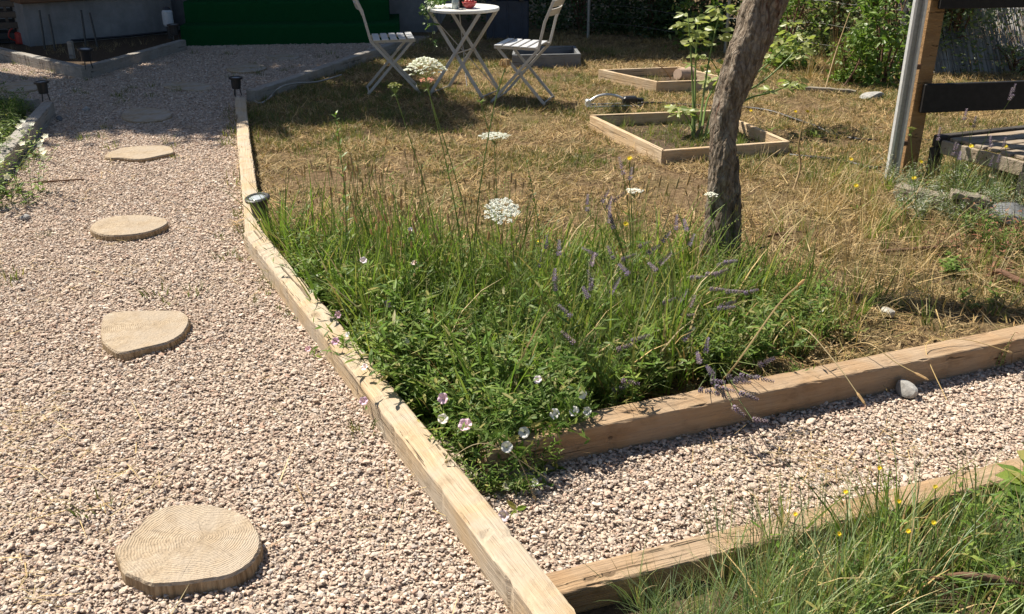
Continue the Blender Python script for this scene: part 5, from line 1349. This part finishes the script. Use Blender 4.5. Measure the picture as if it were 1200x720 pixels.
for (dx, dy, dz, r) in ((.75, .1, .75, .045), (.35, .55, .9, .04), (.55, -.5, .7, .036), (.05, .1, 1.0, .045), (1.1, -.15, .45, .03)):
    e = topp + V((dx, dy, dz)); limbs.tube(smooth_path([topp - V((0, 0, .05)), topp.lerp(e, .5) + V((ru(-.08, .08), ru(-.08, .08), .06)), e], 6), [r * (1 - .07 * i) for i in range(13)], 8)
    for _ in range(5):
        q = topp.lerp(e, ru(.6, 1)); f = q + V((ru(-.35, .45), ru(-.35, .35), ru(.1, .5))); limbs.tube([q, q.lerp(f, .5) + V((0, 0, .04)), f], [.012, .009, .004], 5); tips.append((q, f))
limbs.obj("limb", M['bark'], tr, smooth=True)
mb = MB()
for q, f in tips:
    for _ in range(110):
        p = q.lerp(f, ru(.2, 1.15)) + V((random.gauss(0, .09), random.gauss(0, .09), random.gauss(0, .08)))
        mb.leaf(p, V((ru(-1, 1), ru(-1, 1), ru(-.8, .4))), V((ru(-.5, .5), ru(-.5, .5), 1)), ru(.04, .065), ru(.02, .032), 0, .1)
mb.obj("crown", M['hedge'], tr)

# ------------------------------------------------------------------ bushes, hedge, rose, fence at the back
def bush(loc, rad, n, L, W, mat, label, name="bush", cat="bush", group=None, stems=7, hole=.36, seed=0, up=.3):
    """uneven mass of leaves on branches, thinner where the noise says gap"""
    random.seed(seed + 100); t = thing(name, label, cat, loc, 0, group); mb = MB(); sm = MB(); cs = []
    for i in range(stems):
        a = ru(0, 6.28); e = V((math.cos(a) * rad[0] * ru(.3, .9), math.sin(a) * rad[1] * ru(.3, .9), rad[2] * ru(1.1, 1.95)))
        pts = smooth_path([(e.x * .1, e.y * .1, -.02), V((e.x * .45, e.y * .45, e.z * .55)), e], 5)
        sm.tube(pts, [.014 * (1 - .75 * k / (len(pts) - 1)) for k in range(len(pts))], 5)
        for k in range(5):
            p = pts[int(len(pts) * ru(.25, .95))]; f = p + V((ru(-1, 1) * rad[0] * .5, ru(-1, 1) * rad[1] * .5, ru(.0, .5) * rad[2])); sm.tube([p, p.lerp(f, .5) + V((0, 0, .03)), f], [.006, .004, .002], 4)
    sm.obj("branch", M['stick'], t)
    cl = []
    for _ in range(int(26 + 10 * rad[0] * rad[2])):
        u = V((random.gauss(0, 1), random.gauss(0, 1), random.gauss(0, 1))).normalized() * (ru(.45, 1) ** .5)
        cl.append((V((u.x * rad[0], u.y * rad[1], rad[2] + u.z * rad[2])), ru(.10, .24) * (rad[0] + rad[2]) * .5))
    for _ in range(n):
        c, s = random.choice(cl); p = c + V((random.gauss(0, s), random.gauss(0, s), random.gauss(0, s)))
        if random.random() < .22: p.z *= ru(.0, .5)
        if p.z < .0: p.z = abs(p.z) * .5
        d = V((ru(-1, 1), ru(-1, 1), ru(-.7, up + .3)))
        mb.leaf(p, d, V((ru(-.7, .7), ru(-.9, .5), ru(.2, 1))), L * ru(.6, 1.2), W * ru(.7, 1.2), 0, ru(0, .3))
    mb.obj("foliage", M[mat], t); return t
HG = "hedge bushes along the back fence"
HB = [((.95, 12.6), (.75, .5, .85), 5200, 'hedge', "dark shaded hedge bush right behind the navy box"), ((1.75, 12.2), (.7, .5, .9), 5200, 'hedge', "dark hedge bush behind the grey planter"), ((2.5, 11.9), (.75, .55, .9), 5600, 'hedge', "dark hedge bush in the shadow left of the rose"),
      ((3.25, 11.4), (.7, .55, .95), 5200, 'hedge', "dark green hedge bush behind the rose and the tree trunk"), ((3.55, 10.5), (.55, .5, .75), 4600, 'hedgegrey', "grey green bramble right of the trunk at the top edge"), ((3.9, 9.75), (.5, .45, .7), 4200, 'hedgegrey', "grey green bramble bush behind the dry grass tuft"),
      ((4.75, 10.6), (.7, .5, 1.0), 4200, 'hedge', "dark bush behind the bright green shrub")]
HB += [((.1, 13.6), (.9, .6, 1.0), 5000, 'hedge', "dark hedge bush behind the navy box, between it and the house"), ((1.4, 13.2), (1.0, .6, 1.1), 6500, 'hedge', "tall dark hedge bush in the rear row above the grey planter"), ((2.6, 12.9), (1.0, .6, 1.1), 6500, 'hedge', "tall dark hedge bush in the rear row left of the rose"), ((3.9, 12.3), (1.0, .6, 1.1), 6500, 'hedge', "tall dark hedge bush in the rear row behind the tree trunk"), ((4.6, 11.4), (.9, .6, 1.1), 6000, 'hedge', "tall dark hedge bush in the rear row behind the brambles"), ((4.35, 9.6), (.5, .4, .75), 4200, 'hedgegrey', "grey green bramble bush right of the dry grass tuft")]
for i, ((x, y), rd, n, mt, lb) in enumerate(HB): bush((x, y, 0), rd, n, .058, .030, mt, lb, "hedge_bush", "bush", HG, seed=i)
bush((2.05, 10.75, 0), (.24, .22, .36), 420, .07, .04, 'brightleaf', "young green sapling in the shade left of the rose", "sapling", "bush", None, 4, seed=20)
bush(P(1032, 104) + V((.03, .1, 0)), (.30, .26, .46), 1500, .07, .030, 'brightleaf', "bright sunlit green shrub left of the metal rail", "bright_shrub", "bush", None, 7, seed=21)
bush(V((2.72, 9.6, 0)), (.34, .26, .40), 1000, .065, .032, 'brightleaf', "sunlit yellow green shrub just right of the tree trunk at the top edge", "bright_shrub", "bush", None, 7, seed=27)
bush(P(1000, 104) + V((-.02, .1, 0)), (.20, .2, .22), 620, .06, .024, 'brightleaf', "low yellow green shrub under the tall dry stem", "bright_shrub", "bush", None, 6, seed=22)
bush(P(1055, 100) + V((.02, .05, 0)), (.16, .16, .16), 420, .04, .02, 'hedge', "small dark green shrub behind the foot of the metal rail", "small_shrub", "bush", None, 5, seed=23)
bush(P(1125, 92) + V((.0, .35, .25)), (.12, .12, .34), 300, .06, .028, 'hedgegrey', "leafy sprig climbing the brushwood screen beside the brown post", "climbing_plant", "bush", None, 4, seed=24)
bush(P(1190, 92) + V((.05, .1, 0)), (.28, .2, .16), 600, .045, .018, 'hedgegrey', "low grey green shrub at the foot of the brushwood screen", "small_shrub", "bush", None, 6, seed=25)
bush(P(1215, 40) + V((.3, .1, 0)), (.2, .2, .5), 420, .05, .022, 'stalk', "brownish withered shrub in front of the brushwood screen", "withered_shrub", "bush", None, 6, seed=26)
random.seed(55)
# dry grass tuft by the brambles
tg = thing("dry_grass_tuft", "tall tan dry grass tuft in front of the brambles", "grass tuft", P(975, 100)); mb = tuft(60, .62, .006, .10, .15, .9, seg=5); mb.obj("blades", M['stalk'], tg)
tg2 = thing("dry_grass_tuft", "pale dry grass tuft at the left of the tall tan one", "grass tuft", P(945, 96)); mb = tuft(34, .40, .005, .10, .4, 1.3, seg=5); mb.obj("blades", M['straw'], tg2)
branch([P(965, 112, .0), Q(980, 60, P(965, 112).y + .3), Q(997, 12, P(965, 112).y + .5)], .007, .004, "long bare dry stem slanting up in front of the brambles", 'stalk', "dry_twig", "twig")
branch([P(984, 108, .0), Q(1002, 82, P(984, 108).y + .05), Q(1008, 68, P(984, 108).y + .1)], .009, .006, "short dark stick leaning beside the yellow green shrub", 'stick', "dry_twig", "twig")

# rose
rb_ = P(815, 163, .045); rs = thing("rose_bush", "rose bush with pale yellow green leaves behind the tree trunk", "rose bush", rb_)
o = lambda x, y, Y: Q(x, y, Y) - rb_
canes = [[V((-.02, .02, 0)), o(812, 110, 6.7), o(808, 40, 6.75), o(806, 20, 6.8)], [V((.0, .05, 0)), o(815, 80, 6.8), o(818, 25, 6.9)], [V((.02, .0, 0)), o(826, 100, 6.7), o(835, 50, 6.8), o(845, 10, 6.9)],
         [V((.06, 0, 0)), o(840, 110, 6.7), o(860, 60, 6.8), o(868, 5, 6.9)], [V((.08, .03, 0)), o(855, 120, 6.7), o(895, 95, 6.8), o(930, 62, 6.9), o(938, 45, 6.9)], [V((.08, 0, 0)), o(870, 120, 6.7), o(905, 108, 6.8), o(935, 96, 6.85)], [V((.08, .05, 0)), o(860, 110, 6.9), o(915, 60, 7.1), o(925, 28, 7.1)],
         [V((.05, .05, 0)), o(828, 120, 6.9), o(842, 90, 7.0), o(833, 70, 7.0)], [V((.0, .0, 0)), o(806, 140, 6.65), o(796, 125, 6.6)]]
sm = MB(); mb = MB()
for cn in canes:
    p = smooth_path(cn, 6); sm.tube(p, [.009 * (1 - .65 * i / (len(p) - 1)) for i in range(len(p))], 6)
    k0 = int(len(p) * .5)
    for _ in range(12):
        f = ru(k0, len(p) - 1.01); k = int(f); q = p[k].lerp(p[k + 1], f - k); b = ru(0, 6.28); d = V((math.cos(b), math.sin(b), ru(-.1, .6))).normalized(); e = q + d * .07
        sm.tube([q, e], .0012, 3)
        for w in (-1, 0, 1):
            a2 = b + w * 1.0; mb.leaf(e - d * (.018 if w else 0), V((math.cos(a2), math.sin(a2), ru(-.5, .3))), V((ru(-1, .6), ru(-.9, .6), ru(.3, 1))), ru(.055, .085), ru(.035, .048), 0, .1)
sm.obj("cane", M['greenstem'], rs); mb.obj("foliage", M['rose'], rs)
sm = MB(); sm.tube(smooth_path([V((.0, -.02, -.04)), V((.01, 0, .04)), V((.05, .0, .09))], 4), [.035, .03, .018, .016, .014, .012, .011, .01, .01], 8); sm.obj("root_crown", M['bark'], rs)

# brushwood screen and wire fence
s0, s1 = P(1068, 92), P(1420, 88); d = s1 - s0; L = d.length
bs = thing("brushwood_screen", "grey brushwood screen behind the black boards", "screen", s0, math.atan2(d.y, d.x)); bs.rotation_euler = (R(-40), 0, math.atan2(d.y, d.x)); mb = MB()
for i in range(int(L / .0085)):
    x = i * .0085 + ru(-.004, .004); mb.tube([(x, ru(-.012, .012), ru(-.02, .03)), (x + ru(-.01, .01), ru(-.014, .014), .6), (x + ru(-.02, .02), ru(-.012, .012), ru(1.15, 1.3))], [.0058, .0054, .0045], 4, 0, False)
mb.obj("canes", M['cane'], bs)
for z in (.18, .46, .74, 1.02):
    mb = MB(); mb.tube([(x, -.022 + ru(-.004, .004), z + ru(-.008, .008)) for x in np.linspace(0, L, 24)], .0028, 5); mb.obj("wire", M['wire'], bs)
mb = MB()
for x in np.arange(0, L, .085): mb.tube([(x, -.024, 0), (x + ru(-.01, .01), -.024, 1.2)], .0016, 4)
mb.obj("wire_mesh", M['wire'], bs)
f0, f1 = V((.9, 11.7, 0)), V((3.72, 9.3, 0)); d = f1 - f0; L = d.length
wf = thing("wire_fence", "thin wire fence running through the brambles at the back", "fence", f0, math.atan2(d.y, d.x))
for z in (.22, .42, .64, .9, 1.15):
    mb = MB(); mb.tube([(x, 0, z + .02 * math.sin(x * 3) + ru(-.006, .006)) for x in np.linspace(0, L, 20)], .0017, 5); mb.obj("wire", M['wire'], wf)
for x in (.0, L * .5, L):
    mb = MB(); mb.tube([(x, .03, -.05), (x, .03, 1.25)], .018, 8); mb.obj("post", M['galvdull'], wf)

# shade tree beyond the left edge of the photo, whose shadow falls on the path
st_ = V((-7.9, 11.3, 0)); sh = thing("shade_tree", "tall leafy tree left of the photo shading the far end of the path", "tree", st_)
mbk, _ = trunk_mb([V((0, 0, -.1)), V((.05, 0, 1.5)), V((.1, -.05, 3)), V((.6, -.2, 4.6)), V((1.2, -.4, 5.8))], [.2, .17, .15, .11, .06], 14, 8); mbk.obj("trunk", M['bark'], sh, smooth=True)
random.seed(91); mb = MB(); lb = MB()
for _ in range(74):
    u = V((random.gauss(0, 1), random.gauss(0, 1), random.gauss(0, 1))).normalized() * (ru(.2, 1) ** .5); c = V((1.25 + u.x * 2.2, -.05 + u.y * 1.7, 6.1 + u.z * .95))
    lb.tube([V((.6, -.2, 4.6)), V((.6, -.2, 4.6)).lerp(c, .5) + V((0, 0, .15)), c], [.04, .025, .01], 5)
    for _ in range(210):
        p = c + V((random.gauss(0, .2), random.gauss(0, .2), random.gauss(0, .15))); mb.leaf(p, V((ru(-1, 1), ru(-1, 1), ru(-.8, .4))), V((ru(-.4, .4), ru(-.4, .4), 1)), ru(.11, .17), ru(.07, .11), 0, .1)
for _ in range(11):
    c = V((3.0 + ru(-.55, .5), -.95 + ru(-.5, .5), 6.1 + ru(-.4, .4)))
    lb.tube([V((1.2, -.4, 5.6)), V((1.2, -.4, 5.6)).lerp(c, .5) + V((0, 0, .12)), c], [.03, .02, .008], 5)
    for _ in range(130):
        p = c + V((random.gauss(0, .16), random.gauss(0, .16), random.gauss(0, .1))); mb.leaf(p, V((ru(-1, 1), ru(-1, 1), ru(-.8, .4))), V((ru(-.4, .4), ru(-.4, .4), 1)), ru(.10, .15), ru(.06, .10), 0, .1)
mb.obj("crown", M['hedge'], sh); lb.obj("limb", M['bark'], sh)

# ------------------------------------------------------------------ daylight
EL, AX, AY = 52.0, -.80, .60
w = bpy.data.worlds.new("World"); sc.world = w; w.use_nodes = True
nt = w.node_tree; bg = nt.nodes["Background"]; sky = nt.nodes.new("ShaderNodeTexSky"); sky.sky_type = 'NISHITA'; sky.sun_disc = False
sky.sun_elevation = R(EL); sky.sun_rotation = math.atan2(AX, AY) % (2 * PI)
nt.links.new(sky.outputs[0], bg.inputs[0]); bg.inputs[1].default_value = .052
sl = bpy.data.lights.new("sun", 'SUN'); sl.energy = 5.0; sl.angle = R(.5); sl.color = (1.0, .925, .80)
so = bpy.data.objects.new("sun", sl); COL.objects.link(so)
tosun = V((AX * math.cos(R(EL)), AY * math.cos(R(EL)), math.sin(R(EL))))
so.rotation_euler = tosun.to_track_quat('Z', 'Y').to_euler(); so.location = tosun * 30
sc.view_settings.view_transform = 'Standard'; sc.view_settings.look = 'None'; sc.view_settings.gamma = 1.0; sc.view_settings.use_curve_mapping = False
sc.view_settings.exposure = 0.85
sc.render.engine = 'CYCLES'; sc.cycles.use_denoising = True; sc.cycles.max_bounces = 5; sc.cycles.diffuse_bounces = 3
